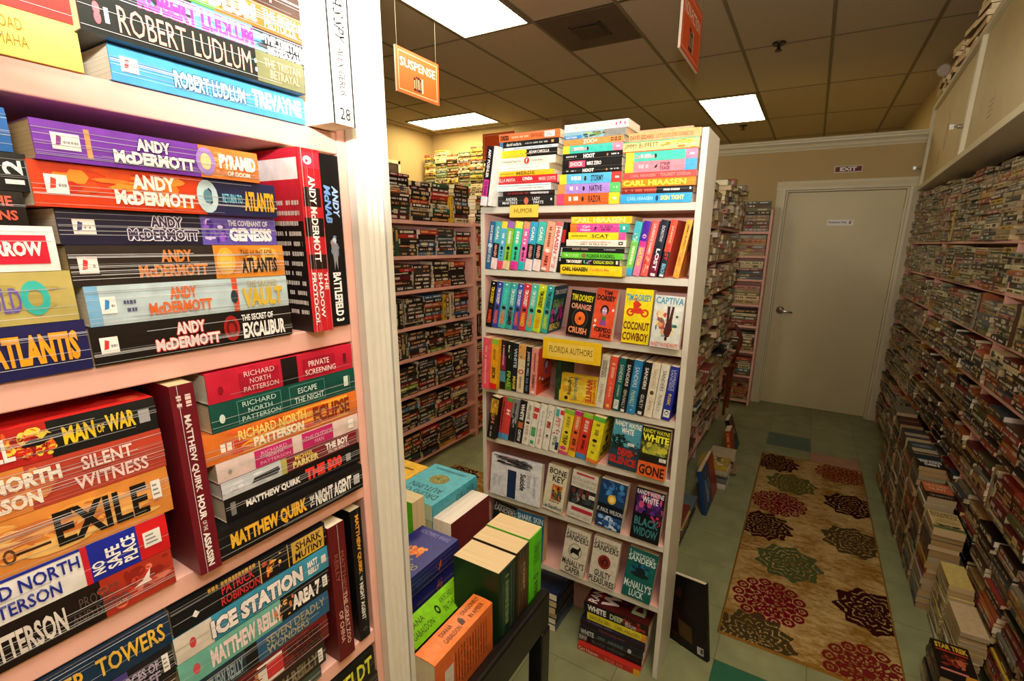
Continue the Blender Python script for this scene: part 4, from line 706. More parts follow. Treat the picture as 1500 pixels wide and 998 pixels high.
stack_y(z1, [
 (((485, 455), (480, 515), (865, 445), (865, 500)), 'orange with magenta and yellow ends', B(col='e8642c', spine=SP3('e04a7a', 0, 'f0d030', 'RAZOR', '3a2a20'))),
 (((490, 400), (490, 445), (870, 385), (870, 440)), 'lilac with orange and green ends', B(col='b08ad8', spine=SP3('f0924a', 0, '5ac86a', 'NATIVE', '3a2a3a'))),
 (((500, 335), (500, 385), (880, 320), (880, 375)), 'sky-blue with yellow and red ends', B(col='5ab8e4', spine=SP3('f0d838', 0, 'e04038', 'STORMY', '1a2a3a'))),
 (((515, 298), (515, 325), (880, 282), (880, 312)), 'black, the lower of two alike,', B(col='171414', spine=[T('HOOT', .36, .2, .55, .85, 'f4f0ea', b=.05), ('b', .06, .4, .24, .65, 'ccc'), ('b', .8, .4, .95, .65, 'ccc'), ('d', .76, .5, .014, .2, 'e08040')])),
 (((518, 252), (516, 295), (880, 238), (880, 280)), 'black with a pink panel', B(col='1a1616', spine=[Rr(.12, .1, .4, .9, 'e85070'), T('SHOCK', .14, .24, .36, .76, 'f8e8e4', b=.03), T('MIKE ZERO', .43, .28, .67, .74, 'f0ece8', b=.03)])),
 (((520, 220), (520, 250), (885, 195), (885, 234)), 'black, the upper of two alike,', B(col='171414', spine=[T('HOOT', .36, .2, .55, .85, 'f4f0ea', b=.05), ('b', .06, .4, .24, .65, 'ccc'), ('b', .8, .4, .95, .65, 'ccc'), ('d', .76, .5, .014, .2, 'e08040')])),
 (((520, 175), (520, 215), (885, 150), (885, 192)), 'turquoise with yellow and pink ends', B(col='40c4b4', spine=SP3('e8dc3c', 0, 'f08aa8')+[T('Carl Hiaasen', .15, .3, .42, .75, 'f0a0b0', b=.01)])),
 (((525, 140), (525, 172), (890, 115), (890, 148)), 'pale orange', B(col='f0944e', spine=[T('ZOO+', .34, .15, .58, .85, 'fbe8d8', b=.03)]+[Rr(.8+.06*k, .25, .84+.06*k, .8, '3a2a24') for k in range(3)]+[Rr(.81+.06*k, .38, .83+.06*k, .65, 'f0944e') for k in range(3)])),
 (((530, 95), (530, 130), (905, 65), (905, 105)), 'blue and green landscape', B(col='8ab4c4', spine=[('n', .3, .05, .7, .95, ['6a9a3a', '2a4a34', 'a8b860', '8a6a4a'], 16), Rr(.66, 0, 1, 1, '8a8a84'), Rr(0, 0, .3, .5, '3a8ac8'), T('EAST PARK', .03, .1, .22, .4, 'dde')])),
 (((530, 50), (530, 90), (920, 20), (920, 62)), 'white', B(col='f0ebe0', spine=[T('OTHER THINGS YOU KNOW TO BE', .1, .35, .78, .65, '9a9088', b=0), ('d', .82, .5, .012, .2, 'c83040'), ('d', .88, .6, .012, .2, 'c83040'), ('d', .95, .5, .012, .2, 'c83040')])),
 ], 'middle pile atop the white bookcase', c3)
zt = stack_y(z1, [
 (((870, 480), (870, 535), (1310, 475), (1300, 525)), 'bright blue', B(col='3aa8e0', spine=[T('CARL HIAASEN', .1, .3, .47, .7, 'a8e0f4', b=.02), ('d', .53, .5, .02, .3, '1a3a7a'), T('SKIN TIGHT', .58, .28, .9, .76, 'f0e870', b=.04)])),
 (((880, 430), (880, 468), (1320, 430), (1310, 468)), 'crimson and black', B(col='8a2a24', spine=[Rr(.5, 0, 1, 1, '1a1216'), ('b', .05, .3, .5, .7, 'e05a40'), ('b', .6, .35, .82, .65, 'eee'), ('d', .96, .6, .012, .2, 'eee')])),
 (((880, 390), (880, 430), (1330, 375), (1330, 425)), 'yellow-orange with yellow capitals', B(col='f08a18', spine=[T('CARL HIAASEN', .02, .14, .88, .86, 'fae04a', b=.04)])),
 (((890, 345), (890, 382), (1335, 335), (1335, 372)), 'coral red', B(col='e0504c', spine=[T('CARL HIAASEN', .1, .28, .45, .72, 'f4a49c', b=0), T('TOURIST SEASON', .52, .28, .92, .72, 'f4a49c', b=0)])),
 (((900, 280), (900, 338), (1340, 260), (1335, 325)), 'pink with yellow and blue ends', B(col='f08a98', spine=[Rr(0, 0, .12, 1, 'ecdc3a'), Rr(.84, 0, 1, 1, '4aa4e4'), ('b', .2, .35, .38, .7, 'f8b8c0'), ('p', [(.42, .3), (.44, .6), (.47, .7), (.46, .4)], '1a1214'), T('STRIP', .5, .5, .64, .82, '5a3040'), T('TEASE', .5, .14, .64, .44, '5a3040')])),
 (((905, 220), (905, 272), (1345, 200), (1340, 255)), 'mint with yellow and pink ends', B(col='4ac8b0', spine=SP3('e8dc3c', 0, 'f08aa8')+[T('Carl Hiaasen', .13, .3, .42, .75, 'f0a0b0', b=.01)])),
 (((890, 150), (885, 212), (1355, 130), (1350, 190)), 'cream and orange', B(col='f2d88a', spine=[('n', .5, .05, .98, .95, ['f0a040', 'f4c860', 'e88a38', 'f4e0a0'], 14), Rr(0, 0, 1, .1, 'e0703a'), Rr(0, .9, 1, 1, '5ab890'), T('JIMMY BUFFETT', .02, .25, .48, .8, '3a3028', b=.0)])),
 (((925, 100), (920, 145), (1365, 75), (1365, 128)), 'peach', B(col='f0a870', spine=[T('DAVID SEDARIS', .02, .2, .36, .7, '5a3418', b=0), T('LET\'S EXPLORE DIABETES', .4, .25, .9, .7, 'a8683c', b=0)])),
 ], 'right-hand pile atop the white bookcase', c3)
book('paperback_book', .16, .016, .10, frame((-.50, YC+.05, zt+.0008), (1, 0, 0), (0, 0, 1)), 'peach paperback lying back from the front, on the right-hand pile atop the white bookcase', 'book', G2, col='f0a080', front='f4b498')
# second row
c4 = crop(700, 290, 4.167); c5 = crop(700, 395, 4.167); c6 = crop(700, 480, 4.6875); c7 = crop(700, 570, 4.6875); c8 = crop(700, 650, 4.6875); c9 = crop(700, 720, 3.589)
TRI = lambda a, b, c, s1='', k1='1a1a1a': [Rr(0, 0, .14, 1, a), Rr(.14, 0, .82, 1, b), Rr(.82, 0, 1, 1, c), ('b', .2, .3, .46, .68, 'f4eee6'), ('d', .55, .5, .04, .25, k1), ('b', .62, .35, .8, .65, k1)]
BKT = lambda a: [Rr(0, 0, .45, 1, a), Rr(.45, 0, .76, 1, '1a1414'), Rr(.76, 0, 1, 1, 'f4dcd8'), T('CARL', .1, .3, .4, .7, 'f4f2ee', b=.03), T('HIAASEN', .48, .26, .73, .74, 'e8a49c', b=.03)]
row_y(z2, [
 ((35, 68, 68, 102), 'steel-blue', B(col='2c6494', spine=[T('DAVE BARRY', .08, .28, .44, .72, 'eef2f4', b=.02), ('d', .5, .5, .05, .4, 'c8d8e0'), T('BEST STATE', .56, .28, .86, .72, 'dde4ea', b=.02)])),
 ((72, 108, 104, 148), 'teal, black and pale pink', B(col='4ab0b8', spine=BKT('4ab0b8'))),
 ((112, 145, 150, 185), 'light blue with a yellow head', B(col='58b4d8', spine=TRI('f4dc3c', '58b4d8', 'e84a60'))),
 ((150, 190, 192, 235), 'lime-green with a purple head', B(col='8ac83a', spine=TRI('a868b8', '8ac83a', 'f0c8a0'))),
 ((195, 240, 238, 285), 'sea-green with yellow head and magenta foot', B(col='38d0a0', spine=TRI('f0e858', '38d0a0', 'e0389a'))),
 ((245, 282, 285, 318), 'hot pink with peach head and teal foot', B(col='e868b0', spine=TRI('f4a070', 'e868b0', '30b8c0'))),
 ((285, 328, 318, 360), 'blue, black and blush', B(col='38a8d0', spine=BKT('38a8d0'))),
 ((332, 378, 366, 416), 'aqua, black and blush', B(col='4ac0b4', spine=BKT('4ac0b4'))),
 ((382, 432, 432, 485), 'peach and coral', B(col='f4a888', spine=[Rr(.6, 0, 1, 1, 'f0806a'), ('b', .1, .35, .5, .65, '9a4a30'), ('d', .58, .5, .04, .3, 'f4e8e0'), ('b', .68, .3, .9, .7, '8a2a20'), ('d', .95, .4, .03, .3, 'f0f0ea')])),
 ((436, 474, 482, 528), 'white with red lettering', B(col='f2e4de', spine=[Rr(0, 0, .08, 1, 'e86a70'), T('HIAASEN', .1, .2, .62, .8, 'd84a50', b=.03), ('n', .6, .1, .95, .9, ['e0908a', 'e8c8c0'], 8)])),
 ((478, 503, 532, 560), 'black with red patches', B(col='1c1416', spine=[Rr(.15, .1, .4, .9, 'b82428'), ('b', .5, .3, .8, .7, 'ccc')])),
 ], 'in the row under the HUMOR card', c4, lambda x: 405+(x-35)*.055, lambda x: 118+(x-68)*.012)
stack_y(z2, [
 (((503, 432), (503, 495), (880, 450), (875, 498)), 'yellow with black capitals', B(col='f4d41c', dy=.045, spine=[T('CARL HIAASEN', .03, .36, .46, .8, '181410', b=.05), T('Squeeze Me', .5, .36, .8, .8, 'e08a40', b=.01)])),
 (((505, 392), (505, 430), (865, 395), (865, 430)), 'black with a bright picture', B(col='161414', dy=.012, spine=[T('TIM DORSEY', .1, .25, .38, .75, 'f2efe8', b=.05), ('n', .4, .05, .54, .95, ['e8508a', '50b0d8', '50c878', 'a060c0'], 10), T('CADILLAC BEACH', .57, .25, .9, .75, 'c8d840', b=.03), ('b', .94, .2, .98, .8, 'ddd')])),
 (((510, 342), (510, 378), (885, 352), (885, 388)), 'grass-green', B(col='62c834', dy=.008, spine=[T('TIM DORSEY', .04, .2, .3, .75, 'c0f090', b=.01), ('d', .38, .5, .04, .4, '8a6a50'), T('FLORIDA ROADKILL', .43, .2, .88, .8, '1a2a10', b=.02)])),
 (((520, 300), (520, 338), (895, 312), (895, 348)), 'plain black', B(col='1c1a1a', spine=[('b', .16, .4, .42, .66, 'a89080'), ('b', .68, .4, .86, .6, 'aaa')])),
 (((540, 260), (540, 298), (905, 265), (905, 305)), 'cream', B(col='f0e8d8', spine=[('b', .25, .5, .75, .75, 'e0a8a0'), ('b', .25, .18, .7, .42, '9a8a80'), Rr(.88, .25, .95, .75, '3a3a36'), Rr(.9, .4, .93, .6, 'f0e8d8')])),
 (((555, 212), (552, 257), (905, 222), (900, 263)), 'yellow with a pink end', B(col='f0dc28', spine=[Rr(.88, 0, 1, 1, 'e858a0'), ('b', .06, .4, .34, .6, '8a7a20'), T('SCAT', .42, .25, .72, .75, '3a3418', b=.01)])),
 (((565, 155), (565, 206), (925, 165), (920, 216)), 'magenta with orange and teal ends', B(col='e04aa0', spine=[Rr(0, 0, .12, 1, 'f07828'), Rr(.84, 0, 1, 1, '28b0a0'), T('Carl', .22, .5, .34, .84, 'f8d8e8'), T('Hiaasen', .18, .14, .36, .46, 'f8d8e8'), ('p', [(.42, .2), (.44, .7), (.47, .6), (.45, .3)], '2a1a24'), ('b', .52, .55, .74, .8, '8a2a60'), ('b', .55, .2, .72, .45, '8a2a60'), ('d', .92, .5, .02, .22, 'e8f4f0')])),
 (((570, 112), (570, 152), (940, 115), (940, 160)), 'golden yellow', B(col='f4c21c', spine=[T('CARL HIAASEN', .02, .12, .9, .88, 'fae88a', b=.04)])),
 ], 'flat pile on the HUMOR shelf', c4)
row_y(z2, [
 ((895, 938, 962, 1010), 'blue and green mottled', B(col='4ab8c8', spine=[Rr(.35, 0, .85, 1, '78c858'), Rr(.88, 0, 1, 1, '38a8d8'), ('n', .2, .1, .4, .9, ['d8e890', '88d8b0', '3898b8'], 8), ('b', .45, .3, .8, .7, 'd8f0b8')])),
 ((945, 985, 1020, 1075), 'purple-headed pink', B(col='f080a8', spine=[Rr(0, 0, .36, 1, '4a20a8'), Rr(.36, 0, .46, 1, 'e83a90'), ('d', .27, .5, .04, .3, 'e8a0d0'), T('GATOR', .48, .2, .82, .8, 'f4d850', b=.03)])),
 ((993, 1034, 1076, 1120), 'coral', B(col='e86058', spine=[T('LAURENCE SHAMES', .06, .3, .6, .7, 'f8d8cc', b=.02), ('n', .62, .1, .96, .9, ['f0a080', 'c83a38', 'f4c8a0'], 8)])),
 ((1043, 1090, 1132, 1180), 'dark navy and maroon', B(col='1c2434', spine=[Rr(.62, 0, 1, 1, '7a1a3a'), T('DOROTHY', .1, .3, .38, .7, 'c8ccd4', b=.02), T('LOST', .5, .25, .88, .75, 'f0e8ec', b=.04), Rr(.94, .2, .99, .8, 'eee')])),
 ((1100, 1140, 1192, 1246), 'orange-red and dark', B(col='d05038', spine=[Rr(.55, 0, 1, 1, '222a30'), T('JAMES', .1, .3, .4, .7, 'f0b890', b=.02), T('LAST', .44, .25, .7, .75, 'd83030', b=.04), T('BEACH', .76, .2, .94, .8, '8ac8e0', b=.03), Rr(.95, .2, .99, .8, 'eee')])),
 ((1190, 1240, 1262, 1312), 'amber', B(col='eca83a', front='d88a3a', face=[('n', .05, .05, .95, .95, ['c86028', 'e8b050', '6a3a20'], 20)], spine=[T('JIMMY BUFFETT', .08, .3, .5, .7, '5a4020', b=.01), ('n', .5, .1, .95, .9, ['e87a40', 'f0b850', 'e89a48'], 10)])),
 ], 'upright at the right end of the HUMOR shelf', c4, lambda x: 448+(x-895)*.075, lambda x: 118+(x-960)*-.02)
# third row
TD = lambda a, b: [T('TIM DORSEY', .12, .25, .48, .75, a, b=.03), ('d', .55, .5, .04, .3, '2a2a30'), T('BEACH' if 0 else 'HAMMER', .62, .2, .92, .8, b, b=.03), ('d', .05, .5, .014, .14, 'fff')]
row_y(z3, [
 ((20, 56, 65, 97), 'black with yellow-and-red lettering', B(col='141212', spine=TD('f0d020', 'e85030'))),
 ((62, 97, 101, 137), 'royal blue with orange lettering', B(col='3a48a8', spine=TD('f0ece6', 'e87048'))),
 ((103, 146, 142, 180), 'teal with orange lettering', B(col='48b8b0', spine=TD('4af0d8', 'f08040'))),
 ((150, 191, 185, 222), 'sea-teal with a rust picture', B(col='3aa8a8', spine=[('n', .55, .1, .95, .9, ['a85030', '3a2a24', 'd88850'], 8)]+TD('d8f4f0', '2a2018'))),
 ((195, 231, 228, 268), 'indigo with red lettering', B(col='4450b0', spine=TD('f0ece6', 'e86048'))),
 ((235, 277, 275, 322), 'red with gold lettering', B(col='d83440', spine=TD('f4ece4', 'f0b838'))),
 ((282, 325, 330, 370), 'aqua-green with coral lettering', B(col='4ac0a8', spine=TD('d8f0e4', 'f08a58'))),
 ((328, 374, 375, 424), 'lime-yellow', B(col='c8dc28', spine=TD('1a1a14', 'e8a020'))),
 ((378, 421, 426, 470), 'teal with a dark cover angled out', B(col='3aa8a0', front='16505c', face=[('n', .05, .2, .95, .7, ['d83a98', '2a7a80', '184048', '6ab0a8', '8a3a80'], 22), T('TIM DORSEY', .1, .82, .95, .92, 'e8f0ec', b=.03), T('CADILLAC', .1, .55, .8, .72, '9ac848', b=.02), T('BEACH', .1, .06, .8, .2, 'e8e050', b=.03)], spine=TD('1a3a3a', 'b8d838'))),
 ], 'upright left on the third shelf down', c5, lambda x: 330+(x-20)*.12, lambda x: 58+(x-65)*.075)
out_y(z3, ((560, 138), (712, 148), (675, 430), (535, 405)), 'black face-out paperback with an orange sunburst on the third shelf', B(col='121010', face=[T('TIM DORSEY', .05, .78, .95, .92, 'f0e020', b=.03), T('ORANGE', .08, .6, .9, .72, 'e8a080', b=.03), ('d', .5, .4, .22, .15, 'f07028'), ('d', .5, .4, .34, .24, '3a3a38', .85), ('d', .5, .4, .06, .04, '8a2a14'), T('CRUSH', .08, .06, .85, .2, 'f0946a', b=.04)]), c5)
out_y(z3, ((735, 138), (848, 133), (825, 450), (685, 436)), 'orange-red face-out paperback with a small black-haired figure on the third shelf', B(col='e8502e', face=[T('TIM', .35, .88, .75, .96, '1c1412', b=.04), T('DORSEY', .06, .76, .95, .87, '1c1412', b=.05), ('d', .5, .58, .2, .1, '1a1210'), ('d', .5, .56, .13, .08, 'c89ac0'), ('d', .45, .57, .03, .015, 'fff'), ('d', .56, .57, .03, .015, 'fff'), ('p', [(.42, .46), (.6, .46), (.62, .38), (.4, .38)], '3a7a48'), ('p', [(.4, .38), (.62, .38), (.68, .28), (.34, .28)], '8a4a9a'), ('d', .12, .35, .06, .03, 'f4ece4'), ('d', .9, .6, .05, .03, 'f4ece4'), ('d', .12, .24, .07, .035, 'f4ece4'), T('TORPEDO', .1, .14, .95, .24, '1c1412', b=.04), T('JUICE', .4, .03, .95, .12, '1c1412', b=.04)]), c5)
out_y(z3, ((895, 138), (1066, 135), (1035, 478), (872, 458)), 'yellow face-out paperback with a red motorcycle on the third shelf', B(col='f0d818', page='e0c8a0', face=[T('TIM DORSEY', .04, .78, .96, .9, '3a9ab8', b=.03), ('d', .24, .57, .15, .075, 'd83820', .55), ('d', .76, .57, .15, .075, 'd83820', .55), ('p', [(.2, .57), (.35, .66), (.6, .66), (.76, .57), (.5, .55)], 'd83820'), ('p', [(.34, .64), (.3, .74), (.42, .8), (.62, .72), (.52, .66)], 'd83820'), ('d', .38, .81, .06, .03, 'd83820'), T('COCONUT', .03, .25, .97, .4, '6a1814', b=.03), T('COWBOY', .03, .05, .97, .2, '6a1814', b=.03)]), c5, thick=.03)
out_y(z3, ((1095, 185), (1268, 190), (1240, 512), (1055, 490)), 'pale face-out paperback with a falling dark-suited figure at the right of the third shelf', B(col='d8dcd4', face=[T('CAPTIVA', .05, .84, .98, .97, '3a98b8', b=.02), Rr(.06, .3, .9, .8, 'dce0d8'), ('n', .08, .2, .92, .75, ['e0a060', '5ab0a8', 'c8504a', '3a6a60', 'e8d8a0'], 16), ('p', [(.46, .8), (.56, .8), (.56, .55), (.62, .8), (.7, .8), (.66, .5), (.7, .36), (.62, .22), (.5, .2), (.42, .3), (.48, .5)], '4a1c1c'), ('d', .52, .18, .05, .04, '2a1412'), T('RANDY WAYNE WHITE', .04, .02, .96, .1, 'e05a48', b=.02)]), c5, dy=.01)
# fourth row
row_y(z4, [
 ((20, 64, 48, 85), 'coral-pink', B(col='f05a6c', spine=[('b', .15, .35, .9, .65, 'f8a8a8')], dy=.03)),
 ((70, 115, 98, 142), 'yellow-orange with a red foot', B(col='f0b020', spine=[Rr(0, 0, .1, 1, '98c838'), Rr(.88, 0, 1, 1, 'e02a20'), ('b', .2, .35, .4, .65, '8a6a20'), T('SICK', .55, .25, .8, .75, '1a1410', b=.04)], dy=.02)),
 ((122, 160, 142, 165), 'black and pink', B(col='241620', spine=[Rr(.3, .1, .6, .9, '8a2a4a'), Rr(.62, 0, .84, 1, '4a98b0'), ('b', .1, .3, .5, .6, 'e8a0b0')])),
 ((166, 208, 172, 210), 'black with green lettering', B(col='141a14', spine=[('n', .05, .1, .4, .9, ['4a6a3a', 'e8ece0', '2a3a24'], 8), Rr(.82, 0, 1, 1, '5a8a2a'), T('FINAL', .6, .2, .95, .8, '9ac83a', b=.03)])),
 ((213, 246, 226, 256), 'black and blue', B(col='18202c', spine=[T('WHITE', .1, .2, .5, .8, 'c8d4e4', b=.03), T('MIAMI', .68, .2, .95, .8, 'd8c83a', b=.03)])),
 ((252, 300, 264, 312), 'cream and orange', B(col='e8d8b0', spine=[Rr(0, 0, .3, 1, 'e8a850'), ('n', .02, .1, .3, .9, ['3a4a5a', '5a9ab8', 'e8b060'], 6), ('d', .56, .5, .05, .4, 'c83a4a', .6), ('b', .66, .35, .95, .65, '9a8a6a')])),
 ((304, 343, 318, 366), 'black with pale blue lettering', B(col='141618', spine=[T('JAMES W. HALL', .1, .25, .62, .75, 'c8ccd0', b=.03), ('b', .66, .3, .95, .7, '5a7a9a')])),
 ((346, 392, 372, 406), 'salmon upright, orange-red cover angled out', B(col='f09a90', front='e8502e', face=[T('TIM', .55, .85, .95, .95, '1c1412', b=.04), ('d', .62, .62, .2, .1, '1a1210'), ('d', .62, .6, .13, .08, 'c89ac0'), ('p', [(.54, .5), (.72, .5), (.74, .4), (.52, .4)], '8a4a9a'), ('d', .2, .35, .07, .035, 'f4ece4'), ('d', .4, .3, .07, .035, 'f4ece4'), T('TORPEDO', .3, .18, 1.0, .28, '1c1412', b=.04), T('JUICE', .5, .05, .98, .15, '1c1412', b=.04)], spine=[('b', .1, .4, .5, .6, '8a3a30'), T('TORPEDO', .55, .3, .85, .7, '3a1a14'), ('d', .94, .5, .03, .3, 'f4ece4')])),
 ], 'upright left of the FLORIDA AUTHORS card', c6, lambda x: 395+(x-20)*.14, lambda x: 58+(x-48)*.2)
book('paperback_book', .168, .022, .106, frame((PY(*c6(512, 475), YS)[0]+.012, YS, z4+.1685), (-.02, 0, -1), (1, 0, -.02)), 'dark green paperback upright left of the yellow sideways book', 'book', G2, col='26402a', spine=[('n', .1, .1, .9, .9, ['3a5a34', '1a2a1a'], 8)])
out_y(z4, ((566, 293), (828, 342), (798, 532), (550, 478)), 'yellow paperback lying on its side, titles running downwards, under the FLORIDA AUTHORS card', B(col='e8c02c', face=[('n', .05, .05, .95, .95, ['e8c838', 'd8a828', 'f0d858', 'c89a30'], 30), T('RANDY WAYNE', .08, .9, .92, .97, 'c83a20', b=.03), T('WHITE', .08, .72, .92, .88, 'c84a28', b=.05), T('MANGROVE', .1, .4, .9, .48, '3a8a98', b=.03), T('Lightning', .12, .22, .75, .34, '2a2a20', b=.02), ('d', .86, .2, .07, .05, '2a2018')]), c6, lie=True)
row_y(z4, [
 ((806, 858, 866, 916), 'cream with black lettering', B(col='e4ddc8', spine=[T('LAWRENCE', .1, .5, .4, .8, '3a3a34', b=.01), T('SANDERS', .1, .16, .42, .46, '3a3a34', b=.01), T('McNALLY', .55, .3, .9, .7, '8a8470', b=0)])),
 ((863, 912, 922, 970), 'coral-orange', B(col='e8583e', spine=[('b', .12, .3, .4, .7, 'f4b8a0'), ('b', .5, .35, .8, .65, 'f0a088'), Rr(.9, .3, .96, .7, 'f4d050')])),
 ((920, 966, 975, 1025), 'dark teal with a white sticker', B(col='16605c', spine=[T('SANDERS', .12, .25, .45, .75, 'c8dcd4', b=.01), ('b', .5, .35, .72, .65, '9ab8b0')], sticker=(.78, .15, .96, .85))),
 ((969, 1012, 1030, 1072), 'black with white lettering', B(col='161616', spine=[T('SANDERS', .1, .25, .5, .75, 'e4e4e0', b=.01), ('d', .6, .5, .04, .3, '8a8a80'), T('McNALLY', .64, .25, .92, .75, 'd8d8d4', b=0), Rr(.94, .2, .99, .8, 'eee')])),
 ((1017, 1076, 1080, 1136), 'blue', B(col='2a82b8', spine=[T('SANDERS', .12, .25, .5, .75, 'c8e0ee', b=.01), T('McNALLY', .56, .25, .86, .75, 'd8e8a0', b=0), ('b', .92, .4, .96, .6, 'fff')])),
 ((1086, 1132, 1146, 1196), 'black with white script', B(col='1a1a1c', spine=[T('SANDERS', .1, .25, .5, .75, 'eeeeea', b=.02), T('GUILTY', .6, .25, .86, .75, 'd8d8d4', b=.01), Rr(.92, .2, .98, .8, 'ddd')])),
 ((1138, 1194, 1206, 1262), 'ivory with a horse emblem', B(col='e6dcc4', spine=[T('SANDERS', .1, .3, .45, .7, 'b8a890', b=0), ('d', .54, .5, .04, .25, '5a4a34'), T('CAPER', .62, .3, .88, .7, 'b0a080', b=0)])),
 ((1197, 1255, 1262, 1318), 'off-white with grey lettering', B(col='e2e0d2', spine=[T('SANDERS', .1, .3, .48, .7, '5a5a50', b=0), T('McNALLY', .55, .3, .86, .7, '8a8a7a', b=0)])),
 ((1260, 1322, 1321, 1378), 'royal-blue with a pale face emblem', B(col='2430a0', spine=[T('LAWRENCE', .06, .5, .44, .82, 'c8d0f0', b=0), T('SANDERS', .06, .14, .44, .46, 'c8d0f0', b=0), T('RISK', .5, .3, .72, .7, 'd8c060', b=.02), Rr(.8, .12, .94, .88, 'e8e8e4'), ('d', .86, .5, .045, .26, '16161c'), ('d', .85, .4, .012, .08, 'e8e8e4'), ('d', .85, .6, .012, .08, 'e8e8e4')])),
 ], 'upright right of the FLORIDA AUTHORS card', c6, lambda x: 545+(x-806)*.16, lambda x: 188+(x-866)*.135)
# fifth row
row_y(TOPS[2], [
 ((82, 136, 130, 186), 'black and amber', B(col='1c1612', dy=.02, spine=[Rr(.05, .05, .4, .95, 'c89a30'), ('n', .05, .1, .5, .9, ['e8b840', '6a4a20', 'a87828'], 8), T('H', .5, .3, .62, .7, 'e08a70', b=.02), ('b', .7, .3, .95, .5, 'aaa')])),
 ((138, 164, 184, 206), 'red with a blue foot, half hidden,', B(col='c84040', spine=[Rr(.86, 0, 1, 1, '4a90c0'), ('b', .1, .3, .8, .6, '3a1a1a')])),
 ((164, 204, 208, 255), 'red with green head and blue foot', B(col='e04040', spine=[Rr(0, 0, .09, 1, '4aa850'), Rr(.86, 0, 1, 1, '50a0d0'), T('H', .28, .2, .4, .8, 'f8f0ec', b=.05)])),
 ((206, 250, 258, 305), 'grey and black', B(col='8a8a8a', spine=[Rr(.45, 0, 1, 1, '1c1c24'), ('n', .2, .1, .7, .9, ['aaa', '5a5a60', '2a2a34'], 8), ('b', .1, .3, .4, .6, '222')])),
 ((256, 296, 312, 356), 'black with white and orange lettering', B(col='181414', spine=[T('WHITE', .08, .2, .45, .8, 'f4f0ec', b=.04), Rr(.5, .1, .64, .9, 'c86a30'), T('CAPTIVE', .68, .25, .95, .75, 'f0ece8', b=.03)])),
 ((300, 343, 356, 395), 'white with grey lettering', B(col='ece8da', spine=[T('RED LINE', .08, .3, .4, .7, '7a7a70'), ('d', .48, .5, .03, .3, '2a2a2a'), ('b', .55, .3, .9, .7, 'c8a8a0')])),
 ((345, 386, 394, 438), 'white with red and green blocks', B(col='eeeade', spine=[Rr(.1, .1, .2, .95, 'd83a3a'), Rr(.24, .1, .36, .8, 'd84a4a'), Rr(.55, .15, .76, .85, '4aa860'), Rr(.86, .2, .94, .8, '4aa880')])),
 ((390, 432, 440, 478), 'white with blue script', B(col='f0ece0', spine=[T('Carpe', .15, .3, .5, .7, '5a90b8', b=0), ('b', .55, .35, .9, .65, 'e0a0a0')])),
 ((437, 480, 487, 520), 'white with a small red house', B(col='eeeade', spine=[('n', .1, .1, .3, .9, ['5a8ab0', '2a4a6a'], 4), Rr(.35, .2, .5, .8, 'b84a3a'), ('n', .35, .2, .5, .8, ['e8a050', '3a3a3a'], 4), ('b', .65, .3, .72, .7, '2a2a2a')])),
 ((487, 546, 532, 592), 'white with mixed pictures', B(col='f0ecde', spine=[Rr(.04, .6, .14, 1, 'd83a3a'), Rr(.04, .1, .2, .5, '4ab0b0'), T('PET', .22, .25, .42, .75, 'e07a7a', b=.03), ('n', .48, .1, .6, .9, ['2a2a2a', 'd84a4a', 'e8a0a0'], 6), T('HOTEL', .64, .25, .86, .75, '2a6a60', b=.03), Rr(.76, .6, .94, .95, '2a2a50')])),
 ((550, 612, 602, 666), 'yellow with lime head and pink foot', B(col='f0d830', spine=[Rr(0, 0, .1, 1, '8ac838'), Rr(.93, 0, 1, 1, 'e04a80'), ('b', .15, .3, .4, .7, 'a8983a'), ('d', .5, .5, .03, .2, '1a1a1a'), T('TRAP', .56, .25, .78, .75, '3a3420'), ('d', .86, .45, .045, .35, 'd83a88')])),
 ((616, 664, 667, 714), 'orange with magenta head and yellow foot', B(col='e86a2c', spine=[Rr(0, 0, .09, 1, 'c8287a'), Rr(.88, 0, 1, 1, 'f0c828'), ('b', .12, .3, .38, .7, 'f4c8a8'), ('d', .46, .5, .035, .25, '3a2014'), ('b', .6, .25, .84, .75, '5a2a14')])),
 ((668, 736, 716, 786), 'red with lime head and blue foot', B(col='e0402c', spine=[Rr(0, 0, .1, 1, '9ad038'), Rr(.89, 0, 1, 1, '4a90c8'), ('b', .15, .3, .4, .7, 'f4c0b0'), ('d', .5, .5, .035, .22, '1a1210'), ('b', .58, .35, .8, .65, '6a1a14')])),
 ((745, 822, 790, 852), 'yellow, green-headed and turned to show its black-lettered cover,', B(col='f0e028', front='ece034', dy=.01, face=[Rr(0, .9, 1, 1, '58b040'), Rr(0, 0, 1, .07, 'f08030'), T('Carl', .4, .74, .8, .86, '5a7a20', b=.02), T('Hiaasen', .2, .62, .9, .72, '5a7a20', b=.02), ('d', .5, .48, .12, .08, '1a1a14'), T('SICK', .25, .24, .8, .36, '1c1c14', b=.05), T('PUPPY', .15, .1, .9, .22, '1c1c14', b=.05)], spine=[Rr(0, 0, .1, 1, '60b848'), Rr(.93, 0, 1, 1, 'f08030'), ('b', .15, .3, .4, .65, '8a8a20'), ('d', .52, .45, .035, .22, '1a1a14'), ('b', .6, .3, .85, .6, '8a8a30')])),
 ], 'upright on the fifth shelf down', c7, lambda x: 345+(x-82)*.29, lambda x: 60+(x-130)*.2)
